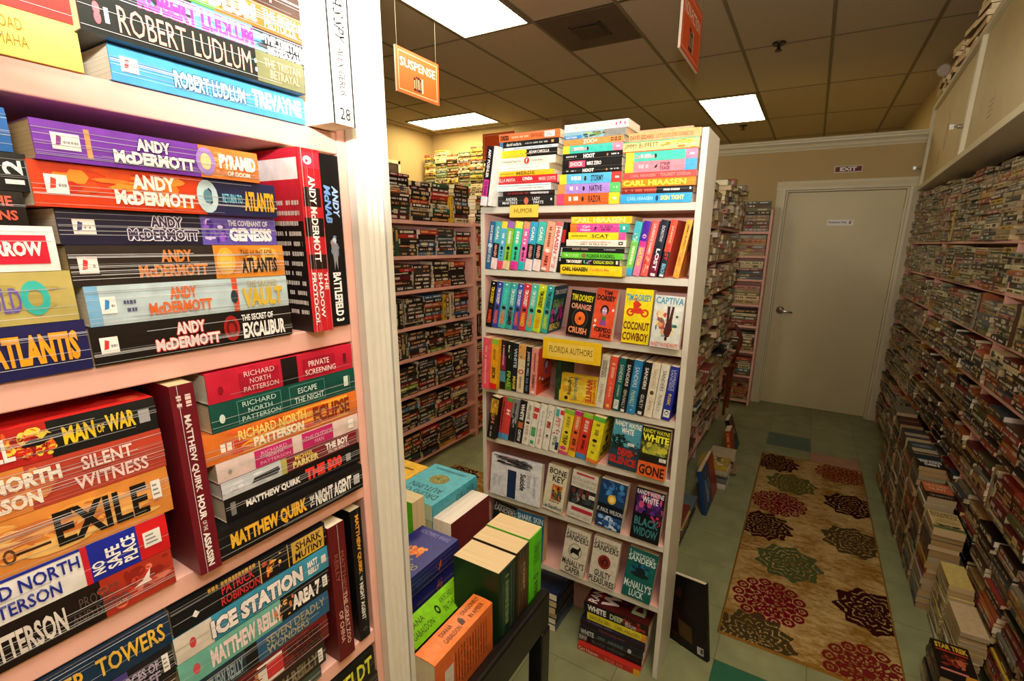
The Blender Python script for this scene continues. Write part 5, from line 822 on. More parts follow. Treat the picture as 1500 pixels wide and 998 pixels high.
out_y(TOPS[2], ((935, 222), (1132, 255), (1086, 622), (888, 552)), 'dark blue face-out paperback with red capitals at the right of the fifth shelf', B(col='24424e', face=[Rr(0, .5, 1, 1, '4a9ab0'), ('n', .0, .45, 1, .6, ['5aa8b8', '2a4a50', '1a2c30'], 16), T('RANDY WAYNE', .05, .86, .95, .97, 'eef2ea', b=.03), T('WHITE', .3, .72, .72, .84, 'eef2ea', b=.03), ('n', .0, .35, .5, .7, ['142824', '0e1c1a', '1c3a30'], 18), ('n', .5, .3, 1, .42, ['a83020', 'e86040', '3a1410'], 10), T('DEAD', .28, .26, .78, .42, 'c02a28', b=.05), T('SILENCE', .02, .08, .95, .24, 'c02a28', b=.05)], sticker=(.58, .5, .8, .56, 1)), c7)
out_y(TOPS[2], ((1140, 260), (1328, 290), (1292, 668), (1095, 602)), 'black, yellow and orange face-out paperback at the right end of the fifth shelf', B(col='3a3820', face=[Rr(0, .74, 1, 1, '14140e'), ('n', .0, .42, 1, .74, ['c8c038', '6a7838', '8a9a40', 'a8a838'], 22), Rr(0, .3, 1, .46, '1c1c12'), Rr(0, 0, 1, .3, 'e06028'), T('RANDY WAYNE', .04, .88, .98, .96, 'd8d838', b=.02), T('WHITE', .04, .72, .98, .86, 'e8e838', b=.05), T('GONE', .05, .04, .95, .24, '241c14', b=.03)], sticker=(.72, .36, .96, .43, 1)), c7, dy=.012)
# sixth row
z6, z7 = TOPS[1], TOPS[0]
out_y(z6, ((112, 66), (452, 155), (397, 418), (52, 312)), 'wide white paperback lying on its side with a navy block, on the sixth shelf', B(col='e4e6ea', face=[Rr(0, 0, .12, 1, 'e0e2e6'), ('n', .72 if 0 else .0, .0, .3, .95, ['3a1420', '8a8a90', '5a5a60', '2a1a1e'], 0), Rr(.0, .2, .10, .55, '9a1828'), ('n', .0, .02, .22, .85, ['6a6a70', '3a3a40', '2a1a20', '8a8a90'], 40), Rr(.3, .35, .98, .52, '1c3058'), T('Sixty-ninth', .3, .84, .82, .92, '8a929a', b=0), T('Street', .3, .74, .62, .82, '8a929a', b=0), T('Suicide', .32, .6, .72, .71, '1a2030', b=.03), T('William', .5, .16, .74, .22, 'a0a8b0', b=0), T('Caunitz', .5, .06, .8, .13, 'a0a8b0', b=0)]), c8, lie=True)
out_y(z6, ((490, 150), (612, 190), (590, 488), (440, 432)), 'cream face-out paperback with tall black lettering on the sixth shelf', B(col='ddd6bc', face=[T('BONE', .1, .82, .95, .95, '1c1a16', b=.02), T('KEY', .3, .66, .9, .8, '1c1a16', b=.02), Rr(.35, .25, .85, .6, 'c86a28'), ('n', .35, .25, .88, .62, ['d84a20', 'e8b030', '2a4a3a', '6a2a14', '3a6a60'], 18), ('b', .3, .2, .8, .23, '555'), T('Les Standiford', .05, .05, .95, .14, '2a4a6a', b=.02)]), c8, thick=.034)
out_y(z6, ((650, 195), (818, 238), (785, 550), (608, 492)), 'white-topped face-out paperback with a red band on the sixth shelf', B(col='d8d2c4', face=[Rr(.15, .93, .85, .97, 'c03038'), T('SEVEN SEASONS', .03, .8, .97, .87, '8a8478', b=0), T('IN CONCH REPUBLIC', .05, .7, .95, .77, '8a8478', b=0), Rr(0, .3, 1, .66, '23282a'), ('n', .0, .3, 1, .66, ['3a4a4a', '6a2a28', '1a1c1e', '8a8a80'], 20), Rr(.15, .16, .98, .24, 'b8283a'), T('TOM CORCORAN', .08, .04, .92, .1, '9a948a', b=0)], sticker=(.76, .5, .98, .58, 1)), c8, thick=.034)
out_y(z6, ((850, 250), (1022, 296), (986, 612), (800, 550)), 'blue face-out paperback with a glowing yellow lantern on the sixth shelf', B(col='1c3a60', face=[('n', .0, .6, 1, 1, ['2a5a98', '3a78b8', '1a3a68', '4a90c8'], 26), ('n', .0, 0, 1, .28, ['4a80c0', '8ab0d8', '2a5090', 'c8d8e8'], 18), Rr(0, .28, 1, .5, '0e1420'), ('d', .5, .62, .16, .1, 'e8b83a'), ('d', .5, .62, .09, .06, 'f4e080'), T('F. PAUL WILSON', .02, .32, .98, .41, 'c8ccd0', b=.02)]), c8, thick=.034)
out_y(z6, ((1085, 310), (1284, 352), (1242, 692), (1042, 636)), 'violet and black face-out paperback with teal capitals at the right of the sixth shelf', B(col='14101c', face=[('n', .0, .5, 1, 1, ['5a2a88', '8a3a90', '38184a', 'c84a80', '4a2a70'], 26), T('RANDY WAYNE', .04, .88, .96, .97, 'e4e0ea', b=.03), T('WHITE', .25, .74, .8, .86, 'e4e0ea', b=.03), Rr(0, 0, 1, .46, '101418'), ('n', .6, .35, 1, .55, ['c83a68', '7a2048'], 8), T('BLACK', .08, .28, .92, .44, '3a7a80', b=.03), T('WIDOW', .08, .08, .92, .25, '3a7a80', b=.03)]), c8)
# seventh row
out_y(z7, ((85, 42), (196, 78), (185, 300), (60, 262)), 'black face-out paperback at the left of the seventh shelf, half hidden by the cart', B(col='161618', face=[T('Lawrence', .08, .88, .92, .96, 'b8b8b4', b=0), T('SANDERS', .02, .78, .98, .88, 'c8c8c4', b=.01), ('n', .2, .4, .8, .75, ['4a4a48', '8a8a80', '2a2a2a'], 14)]), c9, thick=.026)
out_y(z7, ((200, 80), (338, 150), (348, 372), (192, 310)), 'blue face-out paperback with gold script on the seventh shelf', B(col='1a6a94', page='c8a880', face=[T('SHARK SKIN', .06, .82, .96, .95, 'd8e8ea', b=.02), T('suite', .12, .6, .9, .8, 'c8a048', b=.02), ('n', .5, .1, .95, .5, ['c87a38', '1a4a6a', '2a8ab0'], 10)]), c9, thick=.034)
LS = lambda: [T('Lawrence', .06, .86, .9, .96, '26241e', b=.0), T('SANDERS', .03, .74, .97, .86, '26241e', b=.02)]
out_y(z7, ((465, 183), (586, 220), (556, 447), (430, 402)), 'ivory face-out paperback with a circled black horse on the seventh shelf', B(col='ded6c2', face=LS()+[('d', .5, .52, .27, .17, '2a2620', .93), ('p', [(.3, .5), (.36, .58), (.6, .58), (.66, .64), (.72, .62), (.66, .52), (.7, .44), (.62, .46), (.42, .48), (.34, .42)], '1a1814'), T("McNALLY'S", .04, .18, .96, .32, '26241e', b=.02), T('CAPER', .2, .03, .85, .16, '26241e', b=.02)]), c9)
out_y(z7, ((610, 233), (746, 270), (717, 507), (578, 457)), 'ivory face-out paperback with a red disc on the seventh shelf', B(col='d8d0be', face=LS()+[('d', .5, .52, .24, .15, '8a3020'), ('d', .5, .52, .16, .1, '5a1c14'), ('n', .38, .44, .62, .6, ['a84a30', '3a1410'], 6), T('GUILTY', .2, .18, .82, .32, '26241e', b=.02), T('PLEASURES', .02, .03, .98, .16, '26241e', b=.02)]), c9)
out_y(z7, ((795, 290), (946, 335), (907, 582), (754, 522)), 'teal face-out paperback with a dark hat at the right of the seventh shelf', B(col='16625c', face=[('n', .1, .45, .9, .75, ['1a5a80', '123a50', '1c7a88'], 14), T('Lawrence', .06, .86, .9, .96, 'c8e0dc', b=.0), T('SANDERS', .03, .74, .97, .86, 'd8ece8', b=.02), ('d', .5, .5, .32, .05, '142428'), ('p', [(.3, .5), (.34, .62), (.5, .66), (.66, .62), (.7, .5)], '142428'), T("McNALLY'S", .03, .2, .97, .36, 'd8ece8', b=.02), T('LUCK', .25, .04, .75, .18, 'd8ece8', b=.02)]), c9)
# pile on the floor under the last shelf
stack_y(.0, [
 (((525, 825), (522, 852), (855, 955), (845, 996)), 'red with a yellow end', B(col='c03024', spine=[Rr(.9, 0, 1, 1, 'e8b028'), T('Carl Hiaasen', .02, .25, .34, .75, 'f0dcd0', b=.01), T('KICK ASS', .46, .2, .74, .7, 'e8806a', b=.02)], dy=.02)),
 (((530, 785), (527, 825), (862, 905), (855, 955)), 'black with grey capitals', B(col='16181c', spine=[T('RWW', .01, .15, .14, .85, 'c8c8c8', b=.04), T('BLACK WIDOW', .22, .25, .74, .75, '4a5a5e', b=.03)])),
 (((535, 745), (530, 785), (870, 862), (862, 905)), 'grey-headed black', B(col='1e2226', spine=[T('WHITE', .02, .15, .24, .85, 'c8ccd0', b=.04), ('b', .3, .3, .7, .7, '5a6a70'), ('d', .8, .5, .03, .3, 'ccc')], dy=.006)),
 (((540, 712), (535, 745), (880, 835), (870, 862)), 'dark wine', B(col='2a1820', spine=[('b', .3, .3, .7, .7, '6a3a4a')])),
 (((545, 690), (540, 712), (880, 812), (880, 835)), 'violet-black', B(col='221c3a', spine=[('b', .1, .3, .5, .7, '6a5a9a')])),
 (((575, 650), (572, 690), (885, 775), (880, 822)), 'yellow', B(col='e8d82c', spine=[Rr(.92, 0, 1, 1, 'e89a30'), T('NATURE GIRL', .05, .25, .42, .75, '8a8a30', b=.02), T('CARL HIAASEN', .48, .25, .9, .75, '8a8a30', b=.01)])),
 (((557, 585), (556, 642), (900, 700), (895, 762)), 'black and red with big white capitals', B(col='1c1212', front='4a1414', W=.15, face=[('n', .3, .0, 1, 1, ['8a1c18', '5a1210', 'a83020', '2a0c0c'], 30), T('RANDY', .05, .9 if 0 else .8, .9, .95, 'e8e0dc', rot=0), T('WH', .1, .5, .9, .75, 'e8e0dc', b=.05), T('DE', .2, .1, .9, .3, 'a8b890', b=.05)], spine=[T('WHITE', .06, .2, .36, .8, 'f0ece8', b=.05), ('n', .55, .05, .98, .95, ['8a1c18', 'a83020', '3a0c0c'], 12), T('DEEP', .42, .2, .62, .75, 'c8d0a8', b=.04), T('Blue', .66, .1, .82, .6, 'c8c8c8', b=.01)])),
 ], 'floor pile under the white bookcase', c9, W=.12)
for i, (c, t, zz) in enumerate((('38505e', .03, 0), ('141418', .024, .03), ('1c1a2a', .026, .054), ('141616', .03, .08), ('121a2a', .026, .11), ('1a2c50', .028, .136))):
    book('paperback_book', .178+.003*(i % 3), t-.0006, .125, frame((-.70-.002*(i % 2), 1.455+.005*(i % 3), zz+.0003), (0, 1, 0), (0, 0, 1)), f'{["grey-blue","black","dark violet","matt black","midnight blue","blue-covered"][i]} paperback, {ORD[5-i]} down in the shadowed pile behind the cart', 'book', G2, col=c, spine=[('b', .2, .3, .8, .6, '5a6a8a')])
# cards
def card(name, label, qd, text, h_txt, wdt=None, inner=None):
    q = [PY(*p, YC-.05 if inner else YC-.008) for p in qd]; x0 = (q[0][0]+q[3][0])/2; w_ = (q[1][0]+q[2][0])/2-x0; h = (q[0][2]+q[1][2]-q[2][2]-q[3][2])/2; z = (q[3][2]+q[2][2])/2
    it = [('r', 0, 0, 1, 1, 'f0c41c' if inner else 'f4cc50')]
    if inner: it.append(('r', .09, .14, .88, .8, 'f2cf5a'))
    it.append(('t', text, .12 if inner else .16, .34, .86 if inner else .8, .64 if inner else .72, '4a3a14', .0))
    plate(name, label, 'sign', frame((x0, YC-.05 if inner else YC-.008, z), (1, 0, 0), (0, .06, 1)), w_, h, it, .0015, 'f0c838')
card('shelf_card', 'small yellow HUMOR card on the edge of the highest shelf of the white bookcase', ((747, 299.6), (788.5, 300.5), (788, 319), (746, 318)), 'HUMOR', .5)
card('shelf_card', 'bright yellow FLORIDA AUTHORS card standing out from the middle of the white bookcase', ((796, 494), (883.5, 504.5), (877, 536.5), (794, 523.7)), 'FLORIDA AUTHORS', .5, inner=True)
# ================================================================== fat books on the cart
G3 = 'fat paperbacks on the black cart'
XO = -.768
book('paperback_book', .203, .060, .133, frame((XO, .742, TZ+.0005), (0, 1, 0), (0, 0, 1)), 'blue paperback under its twin on the black cart', 'book', G3, col='1c1c6a', bulge=.003, crease=9, spine=[('n', .5, .2, .62, .8, ['e0782a', 'c85a20'], 6), T('OUTLANDER', .14, .4, .42, .6, '4a4a98', b=0)])
book('paperback_book', .203, .060, .135, frame((XO+.004, .736, TZ+.0615), (0, 1, 0), (0, 0, 1)), 'blue paperback with an orange flourish, uppermost of the blue pair on the cart', 'book', G3, col='1c1c6a', front='24247a', bulge=.003, crease=9, face=[T('OUTLANDER', .1, .72, .9, .82, 'a8a860', rot=0, b=0), ('n', .28, .38, .72, .62, ['e8802a', 'd06020', 'f0a040'], 26), T('A NOVEL', .35, .64, .65, .68, 'a8a860', b=0), T('DIANA GABALDON', .12, .06, .88, .14, '8a8ac8', b=0)], spine=[('n', .5, .2, .62, .8, ['e0782a', 'c85a20'], 6), T('OUTLANDER', .14, .4, .42, .6, '4a4a98', b=0)])
V_ = Vector((-.786, 0, .618))
book('paperback_book', .2, .062, .058, frame((-.653, .645, .638), (0, 1, 0), V_), 'lime-green paperback tipped spine-up against the blue pair', 'book', G3, col='84cc1c', front='8ad42a', bulge=.002, spine=[T('DIANA', .04, .56, .3, .78, '3a4a18', b=0), T('GABALDON', .04, .2, .38, .44, '3a4a18', b=0), ('d', .5, .5, .035, .18, '1c2010', .5), T('AN ECHO', .58, .56, .8, .78, '4a5a20', b=0), T('IN THE BONE', .58, .2, .94, .44, '4a5a20', b=0), ('b', .93, .85, .98, .92, '222')])
book('paperback_book', .2, .054, .13, frame((-.5365, .577, TZ+.1315), (0, 1, 0), (-1, 0, 0)), 'orange paperback standing spine-up beside the cart rail', 'book', G3, col='f0803a', back='d86a30', bulge=.002, spine=[T('DIANA', .3, .58, .48, .8, '5a2410', b=0), T('GABALDON', .26, .22, .52, .44, '5a2410', b=0), ('p', [(.54, .3), (.56, .6), (.6, .72), (.62, .5), (.6, .3)], '4a1c10'), T('DRAGONFLY', .66, .58, .96, .8, '5a2410', b=0), T('IN AMBER', .68, .22, .92, .44, '5a2410', b=0)], rear=[('b', .15, .12+.05*k, .85, .14+.05*k, '8a3a1a') for k in range(12)]+[Rr(.3, .72, .7, .86, 'd8d0c0')])
for (c, y0, t, L_, lb, sp) in (('5ac81c', .934, .066, .206, 'bright green paperback standing heads-up, tallest of three by the cart rail', [T('GABALDON', .14, .3, .42, .7, '3a7a14', b=0), ('d', .62, .5, .03, .2, '1a3a10', .6), ('b', .7, .35, .92, .65, '3a7a14')]),
                               ('3a2a18', .872, .060, .203, 'brown-black paperback standing between the green ones by the cart rail', [Rr(.1, .1, .9, .9, '4a3218'), ('b', .2, .3, .6, .6, 'a88a50')]),
                               ('163018', .793, .076, .199, 'dark green paperback standing nearest the camera among the three by the cart rail', [('b', .1, .3, .8, .5, '6a8a5a')])):
    book('paperback_book', L_, t, .133, frame((-.5295, y0, TZ+L_+.001), (0, 0, -1), (0, 1, 0)), lb, 'book', G3, col=c, page='e4c89a', bulge=.003, crease=0 if c == '5ac81c' else 8, spine=sp)
book('paperback_book', .20, .072, .115, frame((-.9055, .992, TZ+.002), (0, 1, 0), (1, 0, 0)), 'dark red paperback set spine-down on the cart, cream page edges upwards', 'book', G3, col='6a1418', page='f2e6d8', bulge=.0008)
for i, t in enumerate((.05, .05, .055)):
    zz = TZ+.0006+.05*i
    book('paperback_book', .228, t-.0006, .182, frame((-.912+.003*i, .992, zz), (0, 1, 0), (0, 0, 1)), ['turquoise paperback, lowest of the three alike at the back of the cart', 'turquoise paperback, middle of the three alike at the back of the cart', 'turquoise paperback with a gilt square, topmost of the three at the back of the cart'][i], 'book', G3, col='3a9cb0', front='58b4c4', bulge=.003, crease=3, face=[T('DRUMS OF', .1, .76, .9, .88, '16343c', b=0), T('AUTUMN', .14, .60, .86, .72, '16343c', b=0), ('d', .5, .38, .2, .14, '8a8040'), ('n', .36, .28, .64, .48, ['8a9a48', 'c8a850', '5a6a38'], 14), T('DIANA GABALDON', .15, .08, .85, .14, '2a6070', b=0)], spine=[T('DRUMS', .5, .3, .9, .7, '1a4a54', b=0)])
for i, t in enumerate((.05, .05, .045)):
    book('paperback_book', .205, t-.0006, .14, frame((-1.105, .995, TZ+.0006+.05*i), (0, 1, 0), (0, 0, 1)), ['cream', 'tan', 'yellow script-titled'][i]+' paperback, '+['lowest', 'middle', 'uppermost'][i]+' of the pile at the far back of the cart', 'book', G3, col=['d8c8a0', 'b89a68', 'e8b428'][i], front=['d8c8a0', 'b89a68', 'f0bc38'][i], face=[T('Voyager', .15, .62, .85, .8, '2a2014', b=.02), T('of my own', .2, .46, .8, .6, '2a2014', b=0), ('b', .2, .2, .8, .25, '4a3a14')])
book('paperback_book', .2, .052, .133, frame((-1.046, .968, TZ+.2008), (0, 0, -1), (0, -1, 0)), 'grass-green paperback upright behind the blue pair, partly behind the white post', 'book', G3, col='5ab81c', front='62c020', back='5ab81c', face=[T('Z', .72, .38, .84, .46, '1a2a10')])
# big dark book leaning by the foot of the white bookcase
aR = Vector((.95, -.311, 0)); aU = Vector((-.14, .12, .97)).normalized(); aR = (aR-aU*aR.dot(aU)).normalized(); aV = aR.cross(-aU)
book('hardback_book', .30, .022, .2, frame(Vector((-.141, 1.616, .004))+aU*.30, -aU, aV), 'large dark art book leaning open-edged against the foot of the white bookcase', 'book', None, col='18120e', front='18120e', back='120e0c', hard=True, rear=[('n', .1, .12, .6, .85, ['2c1610', '1e0e08', '38200f', '120a08'], 22)]+[('p', [(.42, .2+.022*k), (.7, .14+.022*k), (.7, .147+.022*k), (.42, .207+.022*k)], '7a5c2c') for k in range(10)]+[Rr(.80, .05, .93, .15, 'b8b4a8'), ('b', .82, .07, .92, .13, '444')])
# ================================================================== shelves crammed with books
PAL = {
 'right': [('black', '201c18', 8), ('charcoal', '47423a', 10), ('dark brown', '563e28', 9), ('olive', '6e6644', 12), ('grey', '98917c', 16), ('tan', 'b39a6e', 13), ('cream', 'd3c6a2', 10), ('brick-red', '964032', 7), ('rust', 'a8643a', 4), ('slate', '5f6a6c', 8), ('dull pink', 'c08476', 5), ('ochre', 'c89f3c', 2)],
 'near': [('black', '1a1512', 16), ('dark brown', '3e2817', 14), ('maroon', '5a1c18', 8), ('brick-red', '92382a', 11), ('rust', 'a8582e', 7), ('olive', '56502e', 9), ('grey', '77705e', 8), ('tan', 'a58a58', 9), ('cream', 'cdbd92', 7), ('slate', '3c464c', 8), ('ochre', 'c0982e', 4)],
 'rear': [('black', '161311', 42), ('dark grey', '35332f', 12), ('dark brown', '3a2618', 7), ('red', 'a8281e', 9), ('maroon', '5a161a', 5), ('yellow', 'd0a828', 5), ('cream', 'cdbf98', 6), ('steel blue', '2f5a80', 6), ('dark green', '264a34', 4), ('orange', 'c8622a', 3), ('lime', '82a83a', 1)],
 'mid': [('black', '2c2722', 9), ('grey', '8a8270', 12), ('brown', '6a4a2e', 11), ('dull red', '9a463a', 10), ('tan', 'ac9464', 12), ('olive', '6e6a44', 8), ('cream', 'd2c298', 13), ('slate', '586a70', 8), ('orange', 'c07440', 4), ('pink', 'c4867e', 5)],
 'back': [('cream', 'e0cf9c', 20), ('green', '5a7a44', 10), ('yellow', 'd8b850', 12), ('brown', '5a3a20', 12), ('orange', 'c87838', 10), ('black', '241c14', 10), ('red', 'b03a26', 6), ('teal', '3a6a60', 5)],
 'hot': [('red', 'b03020', 20), ('orange', 'c8602a', 15), ('black', '201612', 15), ('cream', 'd8c090', 10), ('brown', '5a3018', 15)],
}
def pick(rng, pal):
    p = PAL[pal]; return rng.choices(p, [q[2] for q in p])[0]
def jit(rng, h, a=.18):
    c = hx(h); k = rng.uniform(1-a, 1+a); return tuple(min(1, max(0, v*k*rng.uniform(.93, 1.07))) for v in c)
ITEMS = []                                                   # every book of the crammed shelves
def add_item(kase, pal, o, U, V, L_, T_, W_, rng, where, hard, show):
    nm, h, _ = pick(rng, pal)
    ITEMS.append(dict(kase=kase, mw=frame(o, U, V), L=L_, T=T_, W=W_, name=nm, col=jit(rng, h), page=jit(rng, rng.choice(PAGE) if pal != 'right' else rng.choice(['b8a67c', 'a8946a', 'c8b890']), .1), where=where, hard=hard, show=show, seed=rng.random()))
def fill(kase, pal, P0, along, out, length, z, clear, seed, mode='spine', shelf='first shelf', hard=False, vert=.10, Lr=(.166, .178), Tr=(.016, .033), over=.0, show='spine', skip=0, W=.106, push=0, jd=(-.010, .012)):
    """stacks side by side from P0 in direction 'along'; spines (or page ends) towards 'out'"""
    rng = random.Random(seed); A = Vector((*along, 0)); O = Vector((*out, 0)); Z = Vector((0, 0, 1)); s = skip; ncol = 0
    U = Z.cross(O)*-1 if 0 else (Z.cross(O))
    # U x Z must equal O  ->  U = Z x O
    fwd = A.dot(U) > 0
    while s < length-.1:
        if mode == 'spine' and rng.random() < vert and length-s > .2:
            for k in range(rng.randint(1, 4)):
                t = rng.uniform(*Tr); l = min(clear*.96, rng.uniform(.165, .185)); d = rng.uniform(-.006, .010)
                b = Vector((*P0, z))+A*(s if fwd else s+t)+O*d
                # upright: U down, V along the shelf so that U x V = out
                Vv = U
                add_item(kase, pal, b+Z*(l+.0005), -Z, Vv, l, t-.0006, W, rng, f'upright {ORD[k]} in the {ORD[ncol]} gap, {shelf}', hard, show)
                s += t
            s += .002; ncol += 1; continue
        if mode == 'spine':
            wd = rng.uniform(*Lr)+.006
        else: wd = rng.uniform(*Lr)+.008
        if s+wd > length: wd = length-s
        if wd < .1: break
        zz = z; n = 0; top = z+clear*rng.uniform(.88, .99)-(0 if over == 0 else rng.uniform(0, over))
        while True:
            t = rng.uniform(*Tr)
            if zz+t > top: break
            l = wd-.006-rng.uniform(0, .012); d = rng.uniform(*jd); j = rng.uniform(0, .006)
            if mode == 'spine':
                b = Vector((*P0, zz+.0003))+A*(s+j+(0 if fwd else l))+O*d
                add_item(kase, pal, b, U, Z, l, t-.0007, W, rng, f'{ORD[n]} up in the {ORD[ncol]} stack, {shelf}', hard, show)
            else:
                dep = rng.uniform(.135, .16); flip = rng.random() < .5; d = rng.uniform(-.01, .045)+push
                if flip: b = Vector((*P0, zz+.0003))+A*(s+j)+O*(d-dep); Ue = O        # u=L end faces out
                else: b = Vector((*P0, zz+.0003))+A*(s+j+l)+O*d; Ue = -O
                N_ = Ue.cross(Z)
                b = Vector((*P0, zz+.0003))+A*(s+j+(l if N_.dot(A) > 0 else 0))+(O*(d-dep) if flip else O*d)
                add_item(kase, pal, b, Ue, Z, dep, t-.0007, l, rng, f'{ORD[n]} up in the {ORD[ncol]} stack, {shelf}', hard, 'end')
            zz += t; n += 1
        s += wd+.003; ncol += 1
def gaps(tops, last):
    return [(t, (tops[i+1]-.024 if i+1 < len(tops) else last)-t) for i, t in enumerate(tops)]
SN = lambda i, n: f'{ORD[i]} shelf up'
tr = [.06]+TOPS
for i, (t, c) in enumerate(gaps(tr, 1.95)):
    fill('rear bookcase', 'rear', (XR-.006, 1.925), (0, 1), (1, 0), .96, t, c, 100+i, shelf=SN(i, 9), over=.05 if i == 7 else 0, Tr=(.018, .034))
    fill('rear bookcase', 'rear', (XR-.006, 1.19), (0, 1), (1, 0), .68, t, c, 200+i, shelf=SN(i, 9), show='no')
for i, (t, c) in enumerate(gaps([.06, .33, .57, .80, 1.0, 1.25, 1.46, 1.65], 1.86)):
    fill('far rear bookcase', 'hot', (XR-.026, 2.985), (0, 1), (1, 0), .86, t, c, 300+i, shelf=SN(i, 9), vert=.3, show='no')
for k, (a, b) in enumerate(((.018, 1.042), (1.058, 2.282), (2.298, 3.402), (3.418, 3.786))):
    for i, t in enumerate(RT):
        c = (RT[i+1]-.016 if i+1 < len(RT) else 1.955)-t
        P_ = W0+WA*a+WO*.004
        fill('right wall', 'near' if (k >= 1 and i < 5) or k >= 3 else 'right', (P_.x, P_.y), (WA.x, WA.y), (WO.x, WO.y), b-a, t, c, 400+50*k+i, shelf=f'{ORD[i]} shelf up, {["door", "middle", "near", "nearest"][k]} section', vert=.03 if k < 1 else .12, W=.104, Tr=(.014, .028), jd=(-.008, .016))
for k, (a, b) in enumerate(((.03, .885), (.915, 1.785), (1.815, 2.735))):
    for i, (t, c) in enumerate(gaps([.1]+TOPS, (1.85, 1.92, 2.0)[k])):
        fill('aisle bookcase', 'mid', (XM+.004, 1.63+a), (0, 1), (1, 0), b-a, t, c, 700+50*k+i, mode='end', shelf=f'{ORD[i]} shelf up, {["near", "middle", "far"][k]} bay', hard=True, Lr=(.12, .19), Tr=(.024, .05), over=.04 if i == 7 else 0, push=(-.03, -.02, .02, .01, .0, 0, 0, 0)[i])
for i, (t, c) in enumerate(gaps([.05]+TOPS, 1.95)):
    fill('door-side bookcase', 'mid', (-.376, 4.905), (-1, 0), (0, -1), .46, t, c, 900+i, shelf=f'{ORD[i]} shelf up', hard=True, Lr=(.205, .235), Tr=(.02, .04), vert=0, over=.02)
fill('back wall', 'back', (-5.0, 5.61), (1, 0), (0, -1), 1.75, 2.122, .66, 990, Lr=(.19, .21), Tr=(.02, .038), vert=0, over=.05, show='no', shelf='wall shelf')
# which of them stand as things of their own: those that show largest
def area(it):
    ps = []
    m_ = it['mw']
    for u in (0, it['L']):
        for v in (0, it['T']):
            for w in ((0,) if it['show'] == 'spine' else (0, -it['W'])):
                q = to_px(m_ @ Vector((u if it['show'] == 'spine' else (0 if m_[0][0] < 0 else it['L']), v, w)))
                if q is None: return 0
                ps.append(q)
    if it['show'] == 'no': return 0
    cx = sum(p[0] for p in ps)/len(ps); cy = sum(p[1] for p in ps)/len(ps)
    if not (4 < cx < 1496 and 4 < cy < 994): return 0
    k = it['kase']
    if k == 'rear bookcase' and not 582+.02*(cy-240) < cx < 690: return 0
    if k == 'aisle bookcase':
        e = 1052-(cy-190)*.103                                  # hidden by the white bookcase
        if cx < e+6: return 0
    if k == 'right wall' and (cy > 640 and cx < 1425): return 0
    if k == 'door-side bookcase' and cx < 1090: return 0
    xs = [p[0] for p in ps]; ys_ = [p[1] for p in ps]
    # polygon spanned by the visible face
    a = abs((ps[1][0]-ps[0][0])*(ps[-1][1]-ps[0][1])-(ps[1][1]-ps[0][1])*(ps[-1][0]-ps[0][0])) if 0 else (max(xs)-min(xs))*(max(ys_)-min(ys_))
    return a
for it in ITEMS: it['a'] = area(it)
N_PAPER, N_HARD = NPB, NHB
pap = sorted([i for i in ITEMS if not i['hard'] and i['a'] > 0], key=lambda i: -i['a'])[:N_PAPER]
har = sorted([i for i in ITEMS if i['hard'] and i['a'] > 0], key=lambda i: -i['a'])[:N_HARD]
own = {id(i) for i in pap+har}
WHERE = {'rear bookcase': 'rear bookcase', 'right wall': 'right wall', 'aisle bookcase': 'aisle bookcase', 'door-side bookcase': 'bookcase by the door'}
def bars(mb, r, L_, T_, col, surf, cnt=None):
    lum = sum(col)/3; tc = r.choice(['e8e0cc', 'd8c890', 'c8c0b0', 'd8a060', 'e0d8d0']) if lum < .25 else r.choice(['2a2018', '5a2018', '3a3a40', '6a5a3a'])
    tc = jit(r, tc, .15)
    if r.random() < .4: x = r.uniform(0, .7); rect(mb, surf, x*L_, 0, (x+r.uniform(.1, .3))*L_, T_, jit(r, r.choice(['8a3024', '3a4a5a', 'b89a50', '2a2622', 'c8b890', '4a5a3a'])), .3)
    for u0, u1 in ((.08, .45), (.52, .9)):
        u0 += r.uniform(-.04, .06); u1 += r.uniform(-.1, .06); v0 = r.uniform(.2, .4); v1 = r.uniform(.6, .82); x = u0
        if r.random() < .12: continue
        while x < u1:
            wd = r.uniform(.018, .05)
            if r.random() < .88: rect(mb, surf, x*L_, v0*T_, min(x+wd, u1)*L_, v1*T_, tc, .8)
            x += wd*1.25
def small_book(mb, it, local=False):
    r = random.Random(it['seed']); L_, T_, W_ = it['L'], it['T'], it['W']; col, pg = it['col'], it['page']; c = .0009 if not it['hard'] else .002; g = .0008 if not it['hard'] else .003
    M_ = I4 if local else it['mw']
    tp = lambda p: tuple(M_ @ Vector(p))
    tmp = MB()
    tmp.box((0, 0, -W_), (L_, c, 0), col); tmp.box((0, T_-c, -W_), (L_, T_, 0), col); tmp.box((0, c, -c), (L_, T_-c, 0), col)
    K = 5
    for k in range(K):
        v0, v1 = T_*k/K, T_*(k+1)/K; q = lambda v: .0012*(1-((v-T_/2)/(T_/2))**2)
        tmp.face([(0, v0, q(v0)), (L_, v0, q(v0)), (L_, v1, q(v1)), (0, v1, q(v1))], col)
    tmp.box((g, c, -W_+g), (L_-g, T_-c, -c), pg, 1)
    sf = lambda u, v, e=0: (u, v, .0013+e*.0003)
    bars(tmp, r, L_, T_, col, sf)
    n = len(mb.v); mb.v.extend(tp(p) for p in tmp.v); mb.f.extend(tuple(n+i for i in f) for f in tmp.f); mb.c.extend(tmp.c); mb.m.extend(tmp.m)
sp_, sh_ = MB(), MB()
